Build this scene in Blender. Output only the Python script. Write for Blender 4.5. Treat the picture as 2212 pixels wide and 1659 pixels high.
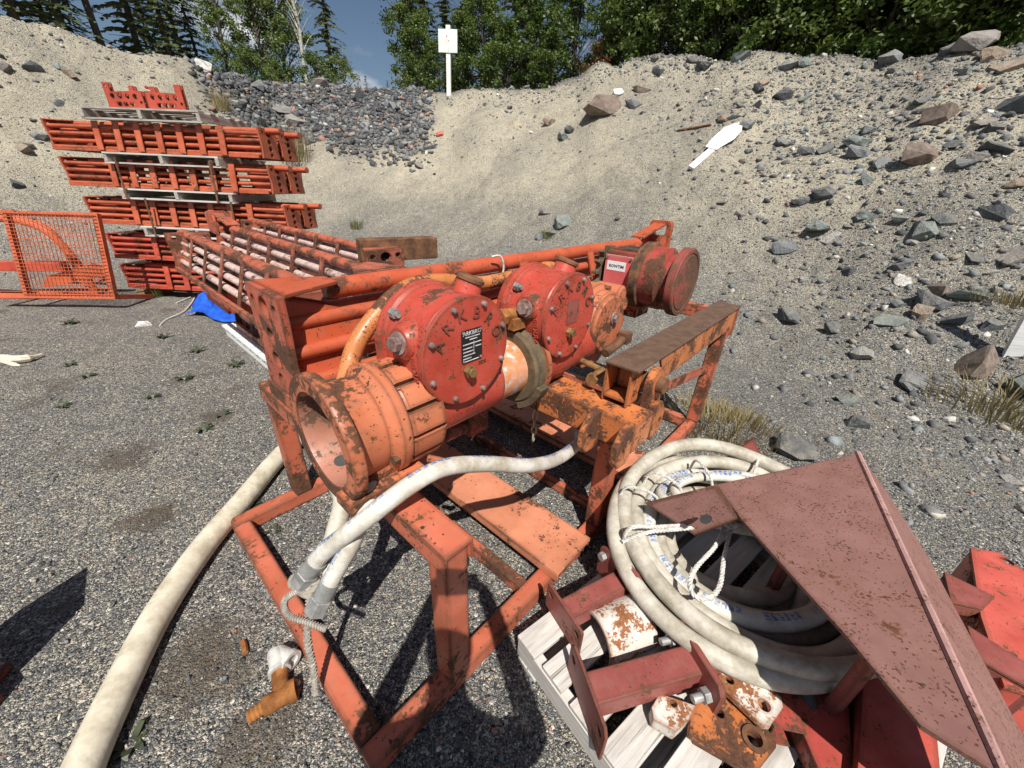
import bpy, bmesh, math, random
import numpy as np
from mathutils import Matrix, Vector, Quaternion

for o in list(bpy.data.objects): bpy.data.objects.remove(o)
scene = bpy.context.scene
C = scene.collection
R = math.radians

# ------------------------------------------------------------------ camera
CAMH = 1.6
PITCH, ROLL = R(27.0), R(2.5)
fwd = Vector((0, math.cos(PITCH), -math.sin(PITCH)))
r0 = Vector((1, 0, 0)); u0 = r0.cross(fwd)
right = r0*math.cos(ROLL) + u0*math.sin(ROLL)
up = u0*math.cos(ROLL) - r0*math.sin(ROLL)
camd = bpy.data.cameras.new('camera'); cam = bpy.data.objects.new('camera', camd); C.objects.link(cam)
cam.matrix_world = Matrix(((right.x, up.x, -fwd.x, 0), (right.y, up.y, -fwd.y, 0), (right.z, up.z, -fwd.z, CAMH), (0, 0, 0, 1)))
camd.sensor_fit = 'HORIZONTAL'; camd.sensor_width = 36.0; camd.lens = 36.0*831/2212
camd.clip_start = 0.03; camd.clip_end = 2000
scene.camera = cam
scene.render.resolution_x = 1024; scene.render.resolution_y = 768

def ray(x, y):           # direction of a pixel (2212 x 1659 measuring grid)
    return fwd + right*((x-1106)/831) - up*((y-829.5)/831)
def G(x, y, z=0.0):      # where that direction meets the level z
    d = ray(x, y); t = (z-CAMH)/d.z
    return Vector((0, 0, CAMH)) + d*t

# ------------------------------------------------------------------ world, sun, exposure
SUN = ray(1000, 1252).normalized()
w = bpy.data.worlds.new('World'); scene.world = w; w.use_nodes = True
nt = w.node_tree; nt.nodes.clear()
def N(nt, t, **k):
    n = nt.nodes.new(t)
    for a, b in k.items():
        if hasattr(n, a): setattr(n, a, b)
    return n
def setin(n, **k):
    for a, b in k.items():
        n.inputs[a.replace('_', ' ')].default_value = b
wo = N(nt, 'ShaderNodeOutputWorld')
sky = N(nt, 'ShaderNodeTexSky', sky_type='NISHITA', sun_disc=False)
sky.sun_elevation = math.asin(-SUN.z); sky.sun_rotation = math.atan2(-SUN.x, -SUN.y)
sky.air_density = 1.0; sky.dust_density = 0.6; sky.ozone_density = 2.0
bg = N(nt, 'ShaderNodeBackground'); bg.inputs[1].default_value = 0.05
nt.links.new(sky.outputs[0], bg.inputs[0])
tc = N(nt, 'ShaderNodeTexCoord')
mp = N(nt, 'ShaderNodeMapping'); mp.inputs['Scale'].default_value = (1.0, 1.0, 2.6); mp.inputs['Location'].default_value = (0.35, 0.1, 0.0)
nt.links.new(tc.outputs['Generated'], mp.inputs[0])
cn = N(nt, 'ShaderNodeTexNoise'); setin(cn, Scale=3.4, Detail=9.0, Roughness=0.56)
nt.links.new(mp.outputs[0], cn.inputs['Vector'])
cr = N(nt, 'ShaderNodeValToRGB'); cr.color_ramp.elements[0].position = 0.55; cr.color_ramp.elements[1].position = 0.66
nt.links.new(cn.outputs[0], cr.inputs[0])
cn2 = N(nt, 'ShaderNodeTexNoise'); setin(cn2, Scale=5.5, Detail=7.0, Roughness=0.55)
nt.links.new(mp.outputs[0], cn2.inputs['Vector'])
cr2 = N(nt, 'ShaderNodeValToRGB')
cr2.color_ramp.elements[0].position = 0.38; cr2.color_ramp.elements[0].color = (0.36, 0.39, 0.44, 1)
cr2.color_ramp.elements[1].position = 0.62; cr2.color_ramp.elements[1].color = (0.92, 0.93, 0.95, 1)
nt.links.new(cn2.outputs[0], cr2.inputs[0])
bgc = N(nt, 'ShaderNodeBackground'); bgc.inputs[1].default_value = 0.72
nt.links.new(cr2.outputs[0], bgc.inputs[0])
mx = N(nt, 'ShaderNodeMixShader')
nt.links.new(cr.outputs[0], mx.inputs[0]); nt.links.new(bg.outputs[0], mx.inputs[1]); nt.links.new(bgc.outputs[0], mx.inputs[2])
nt.links.new(mx.outputs[0], wo.inputs[0])
sd = bpy.data.lights.new('sun', 'SUN'); sd.energy = 5.0; sd.angle = R(0.53); sd.color = (1.0, 0.95, 0.87)
so = bpy.data.objects.new('sun', sd); C.objects.link(so); so.rotation_euler = SUN.to_track_quat('-Z', 'Y').to_euler(); so.location = (2, -6, 10)
scene.view_settings.view_transform = 'Standard'; scene.view_settings.look = 'None'
scene.view_settings.gamma = 1.0; scene.view_settings.exposure = 0.36; scene.view_settings.use_curve_mapping = False
scene.render.engine = 'CYCLES'
scene.cycles.max_bounces = 4; scene.cycles.diffuse_bounces = 2; scene.cycles.glossy_bounces = 2; scene.cycles.transmission_bounces = 2

# ------------------------------------------------------------------ node helpers / materials
class G_:
    """small helper round one material's node tree"""
    def __init__(s, name):
        s.m = bpy.data.materials.new(name); s.m.use_nodes = True
        s.t = s.m.node_tree; s.t.nodes.clear()
        s.out = s.t.nodes.new('ShaderNodeOutputMaterial'); s.b = s.t.nodes.new('ShaderNodeBsdfPrincipled')
        s.t.links.new(s.b.outputs[0], s.out.inputs[0])
    def n(s, t, **k):
        n = s.t.nodes.new(t)
        for a, b in k.items():
            if hasattr(n, a) and a not in n.inputs.keys(): setattr(n, a, b)
            else: n.inputs[a].default_value = b
        return n
    def l(s, a, b): s.t.links.new(a, b)
    def math(s, op, a, b=None, c=None, clamp=False):
        n = s.t.nodes.new('ShaderNodeMath'); n.operation = op; n.use_clamp = clamp
        for i, v in enumerate((a, b, c)):
            if v is None: continue
            if isinstance(v, (int, float)): n.inputs[i].default_value = v
            else: s.l(v, n.inputs[i])
        return n.outputs[0]
    def noise(s, vec, scale, detail=4, rough=0.55, dist=0.0):
        n = s.t.nodes.new('ShaderNodeTexNoise'); setin(n, Scale=scale, Detail=detail, Roughness=rough, Distortion=dist)
        s.l(vec, n.inputs['Vector']); return n.outputs[0]
    def ramp(s, fac, stops, interp='LINEAR'):
        n = s.t.nodes.new('ShaderNodeValToRGB'); cr = n.color_ramp; cr.interpolation = interp
        while len(cr.elements) < len(stops): cr.elements.new(0.5)
        for e, (p, c) in zip(cr.elements, stops):
            e.position = p; e.color = (c, c, c, 1) if isinstance(c, (int, float)) else (*c, 1)
        s.l(fac, n.inputs[0]); return n.outputs[0]
    def mix(s, f, a, b):
        n = s.t.nodes.new('ShaderNodeMix'); n.data_type = 'RGBA'
        for i, v in ((0, f), (6, a), (7, b)):
            if isinstance(v, (int, float)): n.inputs[i].default_value = v
            elif isinstance(v, tuple): n.inputs[i].default_value = (*v, 1)
            else: s.l(v, n.inputs[i])
        return n.outputs[2]
    def coord(s, which='Object', jitter=True, scale=None):
        tc = s.t.nodes.new('ShaderNodeTexCoord'); v = tc.outputs[which]
        if jitter:
            oi = s.t.nodes.new('ShaderNodeObjectInfo')
            ad = s.t.nodes.new('ShaderNodeVectorMath'); ad.operation = 'MULTIPLY_ADD'
            cb = s.t.nodes.new('ShaderNodeCombineXYZ')
            for i in range(3): s.l(oi.outputs['Random'], cb.inputs[i])
            s.l(cb.outputs[0], ad.inputs[0]); ad.inputs[1].default_value = (17.3, 9.1, 23.7); s.l(v, ad.inputs[2]); v = ad.outputs[0]
        if scale:
            m = s.t.nodes.new('ShaderNodeVectorMath'); m.operation = 'MULTIPLY'; s.l(v, m.inputs[0]); m.inputs[1].default_value = scale; v = m.outputs[0]
        return v
    def bump(s, h, strength=0.3, dist=0.01):
        n = s.t.nodes.new('ShaderNodeBump'); setin(n, Strength=strength, Distance=dist); s.l(h, n.inputs['Height']); s.l(n.outputs[0], s.b.inputs['Normal'])
    def set(s, **k):
        for a, v in k.items():
            a = a.replace('_', ' ')
            if isinstance(v, tuple): s.b.inputs[a].default_value = (*v, 1) if len(v) == 3 else v
            elif isinstance(v, (int, float)): s.b.inputs[a].default_value = v
            else: s.l(v, s.b.inputs[a])

def paint(name, col, rust=0.5, scale=9.0, edge=0.6, rough=0.42, fade=0.25, rustcol=((.042, .020, .012), (.15, .058, .025)), streak=(1, 1, 1), metal=0.0, edgew=0.022, speck=0.5):
    g = G_(name); v = g.coord(scale=streak)
    n1 = g.noise(v, scale, 7, 0.62, 0.4); n2 = g.noise(v, scale*6, 5, 0.6)
    n3 = g.noise(v, scale*0.35, 3, 0.5)
    bv = g.n('ShaderNodeBevel', samples=2); bv.inputs['Radius'].default_value = edgew
    geo = g.t.nodes.new('ShaderNodeNewGeometry')
    dt = g.t.nodes.new('ShaderNodeVectorMath'); dt.operation = 'DOT_PRODUCT'
    g.l(bv.outputs[0], dt.inputs[0]); g.l(geo.outputs['Normal'], dt.inputs[1])
    ed = g.math('MULTIPLY', g.math('SUBTRACT', 1.0, dt.outputs['Value']), 9.0, clamp=True)
    s = g.math('ADD', g.math('MULTIPLY', n1, 0.62), g.math('MULTIPLY', n2, 0.38))
    s = g.math('ADD', s, g.math('MULTIPLY', g.math('SUBTRACT', n3, 0.5), 0.62))
    s = g.math('ADD', s, g.math('MULTIPLY', ed, 0.34*edge))
    th = 0.72 - 0.24*rust
    chip = g.ramp(s, ((th, 0.0), (th+0.025, 1.0)))
    if speck:
        vo = g.t.nodes.new('ShaderNodeTexNoise'); setin(vo, Scale=scale*9, Detail=2.0, Roughness=0.4); g.l(v, vo.inputs['Vector'])
        sp = g.ramp(g.math('ADD', vo.outputs[0], g.math('MULTIPLY', g.math('SUBTRACT', n1, 0.5), 0.5)), ((0.74-0.10*speck, 0.0), (0.77-0.10*speck, 1.0)))
        chip = g.math('MAXIMUM', chip, sp)
    halo = g.ramp(s, ((th-0.06, 0.0), (th+0.01, 0.55)))
    rc = g.mix(g.ramp(n2, ((0.35, 0.0), (0.68, 1.0))), rustcol[0], rustcol[1])
    c2 = tuple(min(1, x*(1+fade)+fade*0.10) for x in col); c1 = tuple(x*(1-0.5*fade) for x in col)
    pc = g.mix(g.ramp(g.noise(v, scale*0.6, 6, 0.6), ((0.32, 0.0), (0.70, 1.0))), c1, c2)
    pc = g.mix(g.math('MULTIPLY', halo, 0.45), pc, rustcol[1])
    stain = g.ramp(g.noise(v, scale*0.45, 6, 0.7), ((0.52, 0.0), (0.72, 0.6)))
    pc = g.mix(g.math('MULTIPLY', stain, g.ramp(n2, ((0.4, 0.2), (0.65, 1.0)))), pc, tuple(.5*a+.5*b for a, b in zip(rustcol[1], col)))
    dust = g.ramp(g.noise(v, scale*2.2, 6, 0.7), ((0.50, 0.0), (0.8, 0.4)))
    pc = g.mix(dust, pc, (0.24, 0.17, 0.12))
    g.set(Base_Color=g.mix(chip, pc, rc), Metallic=metal)
    g.set(Roughness=g.ramp(chip, ((0.0, rough), (1.0, 0.88))))
    h = g.math('ADD', g.math('MULTIPLY', chip, -0.6), g.math('MULTIPLY', g.math('MULTIPLY', n2, chip), 1.1))
    h = g.math('ADD', h, g.math('MULTIPLY', g.noise(v, scale*1.3, 3), 0.25))
    g.bump(h, 0.35, 0.004)
    return g.m

def simple(name, col, rough=0.6, var=0.25, scale=12, bump=0.15, metal=0.0, stretch=None, col2=None, thr=(0.35, 0.7)):
    g = G_(name); v = g.coord(scale=stretch)
    n = g.noise(v, scale, 7, 0.62)
    a = tuple(c*(1-var) for c in col); b = col2 or tuple(min(1, c*(1+var)) for c in col)
    g.set(Base_Color=g.mix(g.ramp(n, ((thr[0], 0.0), (thr[1], 1.0))), a, b), Roughness=rough, Metallic=metal)
    if bump: g.bump(g.noise(v, scale*3, 6, 0.6), bump, 0.01)
    return g.m

M = {}
M['coral'] = paint('coral_paint', (.44, .108, .054), rust=0.80, scale=8, edge=0.75)
M['coral_clean'] = paint('coral_faded_paint', (.50, .185, .100), rust=0.52, scale=7, edge=0.6, fade=0.3)
M['orange'] = paint('orange_rusty_paint', (.48, .145, .037), rust=0.86, scale=11, edge=0.9, speck=0.9)
M['orange_cast'] = paint('orange_cast_paint', (.49, .148, .066), rust=0.62, scale=10, edge=1.0, fade=0.2, speck=0.6)
M['orange_flake'] = paint('orange_flaking_paint', (.48, .15, .04), rust=0.62, scale=26, edge=0.5, speck=0.8)
M['red'] = paint('red_machine_paint', (.43, .051, .029), rust=0.46, scale=14, edge=0.8, rough=0.38, fade=0.2, speck=0.85)
M['boom'] = paint('boom_orange_red_paint', (.47, .084, .031), rust=0.42, scale=10, edge=0.7, rough=0.38, fade=0.15, speck=0.45)
M['boom_worn'] = paint('boom_worn_paint', (.42, .098, .050), rust=0.78, scale=14, edge=0.9, speck=0.9)
M['pink_worn'] = paint('pink_worn_paint', (.60, .45, .41), rust=0.46, scale=16, edge=0.8, speck=0.9)
M['boom_rust'] = paint('rusty_end_plate_paint', (.42, .08, .04), rust=0.95, scale=10, edge=0.9, speck=0.8)
M['strap_rust'] = paint('rusty_strap_paint', (.34, .09, .055), rust=1.0, scale=14, edge=0.8)
M['cap_rust'] = paint('rusted_cap_paint', (.26, .045, .035), rust=1.12, scale=9, edge=0.7, rustcol=((.07, .035, .022), (.16, .075, .04)))
M['stack'] = paint('stack_orange_paint', (.42, .078, .027), rust=0.36, scale=6, edge=0.6, fade=0.35)
M['stack_red'] = paint('stack_red_paint', (.43, .054, .027), rust=0.36, scale=7, edge=0.6)
M['darkred'] = paint('dark_red_paint', (.33, .042, .032), rust=0.88, scale=11, edge=0.9, rough=0.4, speck=0.7)
M['maroon'] = paint('maroon_primer', (.225, .108, .092), rust=0.30, scale=16, edge=0.85, rough=0.55, fade=0.15, speck=1.15)
M['bracket'] = paint('bracket_primer', (.235, .052, .043), rust=0.40, scale=13, edge=1.0, rough=0.5)
M['brightred'] = paint('bright_red_paint', (.46, .072, .050), rust=0.56, scale=12, edge=0.8, fade=0.3)
M['cage'] = paint('cage_paint', (.46, .09, .03), rust=0.30, scale=9, edge=0.3, speck=0.2)
M['rust'] = simple('bare_rust', (.12, .055, .03), 0.88, 0.5, 14, 0.4, col2=(.22, .10, .045))
M['rust_brown'] = simple('brown_scale_rust', (.11, .062, .04), 0.85, 0.25, 22, 0.35, col2=(.15, .085, .055))
M['rust_orange'] = simple('orange_rust', (.30, .105, .02), 0.9, 0.5, 18, 0.4, col2=(.42, .17, .045))
M['olive_rust'] = simple('olive_rusted_bar', (.10, .072, .042), 0.85, 0.4, 16, 0.3, col2=(.17, .12, .065))
M['rustwhite'] = paint('white_rusted_paint', (.62, .60, .55), rust=0.92, scale=15, edge=0.6, rustcol=((.13, .05, .02), (.34, .13, .045)), fade=0.05)
M['galv'] = simple('galvanised_steel', (.34, .34, .33), 0.5, 0.35, 18, 0.3, metal=0.45, col2=(.52, .52, .51))
M['bolt'] = simple('worn_bolt_steel', (.22, .12, .10), 0.6, 0.45, 30, 0.3, metal=0.15, col2=(.38, .28, .26))
M['brass'] = simple('brass_rust_plug', (.26, .15, .06), 0.6, 0.4, 25, 0.3, metal=0.3)
M['black'] = simple('black_plate', (.014, .014, .016), 0.4, 0.2, 20, 0.05)
M['white_print'] = simple('white_print', (.62, .62, .62), 0.6, 0.35, 60, 0.0)
M['black_print'] = simple('black_print', (.02, .02, .02), 0.6, 0.1, 60, 0.0)
M['red_print'] = simple('red_print', (.62, .16, .12), 0.6, 0.1, 60, 0.0)
M['label'] = simple('white_label', (.80, .80, .80), 0.5, 0.05, 20, 0.0)
M['rubber_and_hole_shade'] = simple('rubber_and_hole_shade', (.05, .05, .05), 0.7, 0.3, 15, 0.2)  # rubber of the hose tail; also the shade painted in for holes
M['white_paint'] = simple('white_painted_wood', (.74, .75, .74), 0.65, 0.12, 9, 0.25, stretch=(0.25, 3, 3))
M['sign'] = simple('pale_sign_sheet', (.70, .76, .72), 0.45, 0.06, 6, 0.02)
M['tarp'] = simple('blue_tarp', (.012, .10, .58), 0.38, 0.3, 20, 0.25)
M['rope'] = simple('white_rope', (.62, .60, .56), 0.85, 0.3, 60, 0.5)
M['twine'] = simple('grey_spiral_wrap', (.33, .30, .26), 0.7, 0.3, 60, 0.3)
M['chain'] = simple('chain_metal', (.40, .36, .28), 0.55, 0.3, 60, 0.2, metal=0.4)
M['concrete_fit'] = simple('grey_pvc', (.50, .49, .46), 0.7, 0.2, 30, 0.25)
M['bone'] = simple('bleached_wood', (.62, .55, .44), 0.8, 0.25, 14, 0.3, stretch=(1, 5, 5))
M['cloth'] = simple('photographer_clothes', (.07, .08, .11), 0.9, 0.2, 20, 0.2)
M['skin'] = simple('skin', (.50, .30, .21), 0.55, 0.1, 20, 0.05)
M['phone'] = simple('phone_body', (.03, .03, .035), 0.3, 0.1, 20, 0.0)

def wood(name, c1, c2, dark):
    g = G_(name); v = g.coord(scale=(1.1, 16, 16))
    n = g.noise(v, 3.0, 9, 0.68, 0.6); k = g.noise(g.coord(scale=(1, 3, 3)), 4, 4)
    col = g.mix(g.ramp(n, ((0.3, 0.0), (0.68, 1.0))), c1, c2)
    crack = g.ramp(g.noise(g.coord(scale=(0.8, 34, 34)), 2.4, 6, 0.6), ((0.60, 0.0), (0.70, 0.75)))
    col = g.mix(crack, col, dark); col = g.mix(g.ramp(k, ((0.52, 0.0), (0.75, 0.45))), col, dark)
    g.set(Base_Color=col, Roughness=0.88); g.bump(g.math('SUBTRACT', n, crack), 0.5, 0.006)
    return g.m
M['pallet'] = wood('weathered_pallet_wood', (.40, .38, .35), (.64, .61, .57), (.12, .105, .09))
M['pallet_old'] = wood('dull_pallet_wood', (.26, .235, .20), (.48, .45, .40), (.07, .06, .05))
M['timber'] = wood('brown_timber', (.20, .11, .06), (.32, .20, .11), (.06, .035, .02))

def hose_mat(name, base, dirt, blue=None, band=(0.66, 0.80), dirty=0.5):
    g = G_(name); v = g.coord()
    n = g.noise(v, 9, 8, 0.68); n2 = g.noise(v, 45, 4, 0.6)
    d = g.ramp(g.math('ADD', n, g.math('MULTIPLY', n2, 0.3)), ((0.66-0.2*dirty, 0.0), (0.95-0.2*dirty, 0.85)))
    col = g.mix(d, base, dirt)
    if blue:
        uv = g.n('ShaderNodeUVMap'); sp = g.n('ShaderNodeSeparateXYZ'); g.l(uv.outputs[0], sp.inputs[0])
        inb = g.math('MULTIPLY', g.math('GREATER_THAN', sp.outputs[1], band[0]), g.math('LESS_THAN', sp.outputs[1], band[1]))
        blk = g.math('GREATER_THAN', g.math('FRACT', g.math('MULTIPLY', sp.outputs[0], 5.2)), 0.32)
        wv = g.n('ShaderNodeTexWhiteNoise', noise_dimensions='2D')
        cb = g.n('ShaderNodeCombineXYZ')
        g.l(g.math('FLOOR', g.math('MULTIPLY', sp.outputs[0], 120.0)), cb.inputs[0]); g.l(g.math('FLOOR', g.math('MULTIPLY', sp.outputs[1], 60.0)), cb.inputs[1])
        g.l(cb.outputs[0], wv.inputs[0])
        let = g.math('MULTIPLY', g.math('GREATER_THAN', wv.outputs[0], 0.3), g.math('GREATER_THAN', g.math('FRACT', g.math('MULTIPLY', sp.outputs[0], 45.0)), 0.25))
        mask = g.math('MULTIPLY', g.math('MULTIPLY', inb, blk), let)
        mask = g.math('MULTIPLY', mask, g.ramp(n, ((0.35, 0.3), (0.55, 0.95))))
        col = g.mix(mask, col, blue)
    g.set(Base_Color=col, Roughness=0.6); g.bump(g.math('ADD', n2, n), 0.18, 0.005)
    return g.m
M['hose_cream'] = hose_mat('cream_hose', (.66, .61, .49), (.34, .285, .19), dirty=0.5)
M['hose_print'] = hose_mat('white_printed_hose', (.62, .60, .55), (.30, .25, .17), (.05, .17, .46), dirty=0.6)
M['hose_coil'] = hose_mat('dirty_white_hose', (.56, .53, .46), (.26, .225, .165), dirty=0.8)
M['hose_coil_p'] = hose_mat('dirty_printed_hose', (.62, .60, .54), (.32, .28, .2), (.05, .16, .42), dirty=0.5)

def ground_mat():
    g = G_('gravel_ground'); v = g.coord(jitter=False)
    at = g.n('ShaderNodeAttribute', attribute_name='mask'); sp = g.n('ShaderNodeSeparateColor'); g.l(at.outputs['Color'], sp.inputs[0])
    # sp R = sandiness, G = dark rubble, B = near yard
    cols = ((0.0, (.014, .016, .020)), (0.20, (.042, .047, .055)), (0.40, (.085, .092, .100)), (0.58, (.15, .152, .150)), (0.74, (.27, .255, .22)), (0.87, (.46, .42, .34)), (0.945, (.68, .65, .58)), (0.985, (.26, .14, .10)))
    def layer(scale):
        vo = g.n('ShaderNodeTexVoronoi', feature='F1'); setin(vo, Scale=scale, Randomness=1.0); g.l(v, vo.inputs['Vector'])
        s = g.n('ShaderNodeSeparateColor'); g.l(vo.outputs['Color'], s.inputs[0])
        return s.outputs[0], vo.outputs['Distance']
    a1, d1 = layer(190.0); a2, d2 = layer(95.0); a3, d3 = layer(380.0)
    big = g.noise(v, 1.1, 5, 0.6); mid = g.noise(v, 6.0, 5, 0.65); fin = g.noise(v, 420.0, 2, 0.5)
    sel = g.math('GREATER_THAN', a2, 0.72)
    shift = g.math('MULTIPLY', g.math('SUBTRACT', g.math('ADD', g.math('MULTIPLY', big, 0.6), g.math('MULTIPLY', mid, 0.4)), 0.5), 0.55)
    c1 = g.ramp(g.math('ADD', a1, shift), cols); c3 = g.ramp(a3, cols)
    s2 = g.n('ShaderNodeTexWhiteNoise', noise_dimensions='1D'); g.l(a2, s2.inputs['W'])
    c2 = g.ramp(s2.outputs[0], cols)
    col = g.mix(0.35, c1, c3); col = g.mix(sel, col, c2)
    # sand between the stones
    sand = g.mix(g.ramp(fin, ((0.3, 0.0), (0.7, 1.0))), (.40, .35, .255), (.74, .665, .50))
    sm = g.math('ADD', g.math('MULTIPLY', sp.outputs[0], 0.66), g.math('MULTIPLY', g.math('SUBTRACT', g.math('ADD', g.math('MULTIPLY', big, .5), g.math('MULTIPLY', mid, .5)), 0.5), 1.5))
    sm = g.math('ADD', sm, g.math('MULTIPLY', g.math('SUBTRACT', a1, 0.5), 1.1))
    col = g.mix(g.ramp(sm, ((0.30, 0.0), (0.62, 0.9))), col, sand)
    col = g.mix(g.math('MULTIPLY', sp.outputs[1], 0.75), col, g.ramp(a2, ((0.0, (.025, .025, .028)), (0.6, (.07, .068, .068)), (1.0, (.13, .11, .10)))))
    b4, d4 = layer(34.0); w4 = g.n('ShaderNodeTexWhiteNoise', noise_dimensions='1D'); g.l(b4, w4.inputs['W'])
    spk = g.math('MULTIPLY', g.math('GREATER_THAN', b4, 0.66), g.math('LESS_THAN', d4, 0.40))
    spk = g.math('MULTIPLY', spk, g.math('SUBTRACT', 1.0, sp.outputs[2], clamp=True))
    col = g.mix(g.math('MULTIPLY', spk, 0.85), col, g.ramp(w4.outputs[0], ((0.0, (.05, .053, .058)), (0.5, (.13, .135, .135)), (0.8, (.24, .22, .19)), (1.0, (.45, .42, .36)))))
    # damp brown patches on the yard
    damp = g.ramp(g.math('ADD', g.noise(v, 2.3, 5, 0.65), g.math('MULTIPLY', g.math('SUBTRACT', a1, .5), .06)), ((0.60, 0.0), (0.67, 0.7)))
    col = g.mix(g.math('MULTIPLY', damp, sp.outputs[2]), col, (.10, .072, .04))
    pn = g.math('SUBTRACT', g.noise(v, 9.0, 5, .7), .5)
    for (px_, py_), rr_ in (((430, 1430), .22), ((270, 985), .20), ((560, 1600), .16), ((330, 1120), .14), ((470, 900), .16)):
        q = G(px_, py_); vd = g.n('ShaderNodeVectorMath', operation='DISTANCE'); g.l(v, vd.inputs[0]); vd.inputs[1].default_value = q
        dd_ = g.math('ADD', vd.outputs['Value'], g.math('MULTIPLY', pn, rr_*2.2))
        col = g.mix(g.math('MULTIPLY', g.ramp(dd_, ((rr_*.45, 0.75), (rr_*.95, 0.0))), g.ramp(a1, ((.2, .6), (.8, 1.0)))), col, (.085, .062, .038))
    g.set(Base_Color=col, Roughness=0.93)
    h = g.math('ADD', g.math('MULTIPLY', d1, -0.5), g.math('MULTIPLY', d2, -0.6)); h = g.math('ADD', h, g.math('MULTIPLY', g.noise(v, 30, 4, .6), 0.7))
    g.bump(h, 1.0, 0.014)
    return g.m
M['ground'] = ground_mat()

def stone_mat(name, attr=True):
    g = G_(name); v = g.coord(jitter=True)
    if attr:
        at = g.n('ShaderNodeAttribute', attribute_name='col'); base = at.outputs['Color']
    else:
        oi = g.n('ShaderNodeObjectInfo')
        base = g.ramp(oi.outputs['Random'], ((0.0, (.13, .14, .15)), (0.28, (.21, .222, .23)), (0.52, (.255, .285, .28)), (0.70, (.28, .262, .25)), (0.86, (.34, .27, .215)), (0.95, (.42, .41, .39))), 'CONSTANT')
    n = g.noise(v, 11.0, 7, 0.66, 0.5)
    col = g.mix(g.ramp(n, ((0.32, 0.5), (0.60, 0.0))), base, (.07, .07, .075))
    col = g.mix(g.ramp(g.noise(v, 28, 5, .6), ((0.58, 0.0), (0.72, 0.4))), col, (.36, .33, .28))
    g.set(Base_Color=col, Roughness=0.85); g.bump(g.noise(v, 24, 7, .65), 0.45, 0.02)
    return g.m
M['stone'] = stone_mat('angular_stone', True); M['rock'] = stone_mat('rock_face', False)
def rock_col(name, c):
    return simple(name, c, 0.85, 0.4, 9, 0.5, col2=tuple(x*1.35 for x in c))
M['rock_brown'] = rock_col('brown_rock', (.19, .145, .118)); M['rock_white'] = rock_col('pale_rock', (.60, .58, .54))

def leaf(name, c1, c2, trans=0.35, rough=0.5):
    g = G_(name); oi = g.n('ShaderNodeObjectInfo'); v = g.coord()
    n = g.noise(v, 2.2, 3, .6); at = g.n('ShaderNodeAttribute', attribute_name='col'); sp = g.n('ShaderNodeSeparateColor'); g.l(at.outputs['Color'], sp.inputs[0])
    f = g.math('ADD', g.math('MULTIPLY', n, 0.35), g.math('ADD', g.math('MULTIPLY', sp.outputs[0], 0.55), g.math('MULTIPLY', oi.outputs['Random'], 0.25)))
    col = g.mix(g.ramp(f, ((0.2, 0.0), (0.85, 1.0))), c1, c2)
    g.set(Base_Color=col, Roughness=rough)
    tr = g.n('ShaderNodeBsdfTranslucent'); g.l(col, tr.inputs[0])
    ms = g.n('ShaderNodeMixShader'); ms.inputs[0].default_value = trans
    g.l(g.b.outputs[0], ms.inputs[1]); g.l(tr.outputs[0], ms.inputs[2]); g.l(ms.outputs[0], g.out.inputs[0])
    return g.m
M['needle'] = leaf('spruce_needles', (.045, .070, .028), (.15, .18, .065), 0.3)
M['leaf'] = leaf('poplar_leaves', (.06, .10, .026), (.20, .26, .07), 0.45)
M['alder'] = leaf('alder_leaves', (.036, .072, .016), (.145, .205, .042), 0.38)
M['weed'] = leaf('weed_leaves', (.030, .040, .024), (.08, .10, .05), 0.2)
M['drygrass'] = leaf('dry_grass', (.20, .16, .07), (.34, .28, .13), 0.3)
M['greengrass'] = leaf('green_grass', (.09, .11, .03), (.22, .22, .08), 0.3)
M['redbush'] = leaf('dead_red_leaves', (.14, .05, .02), (.24, .10, .04), 0.3)
M['bark'] = simple('dark_bark', (.085, .068, .052), 0.9, 0.4, 10, 0.5, stretch=(6, 6, 1))
M['birch'] = simple('birch_bark', (.55, .53, .49), 0.8, 0.2, 9, 0.3, stretch=(1, 1, 6), col2=(.14, .13, .12), thr=(0.5, 0.66))

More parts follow.
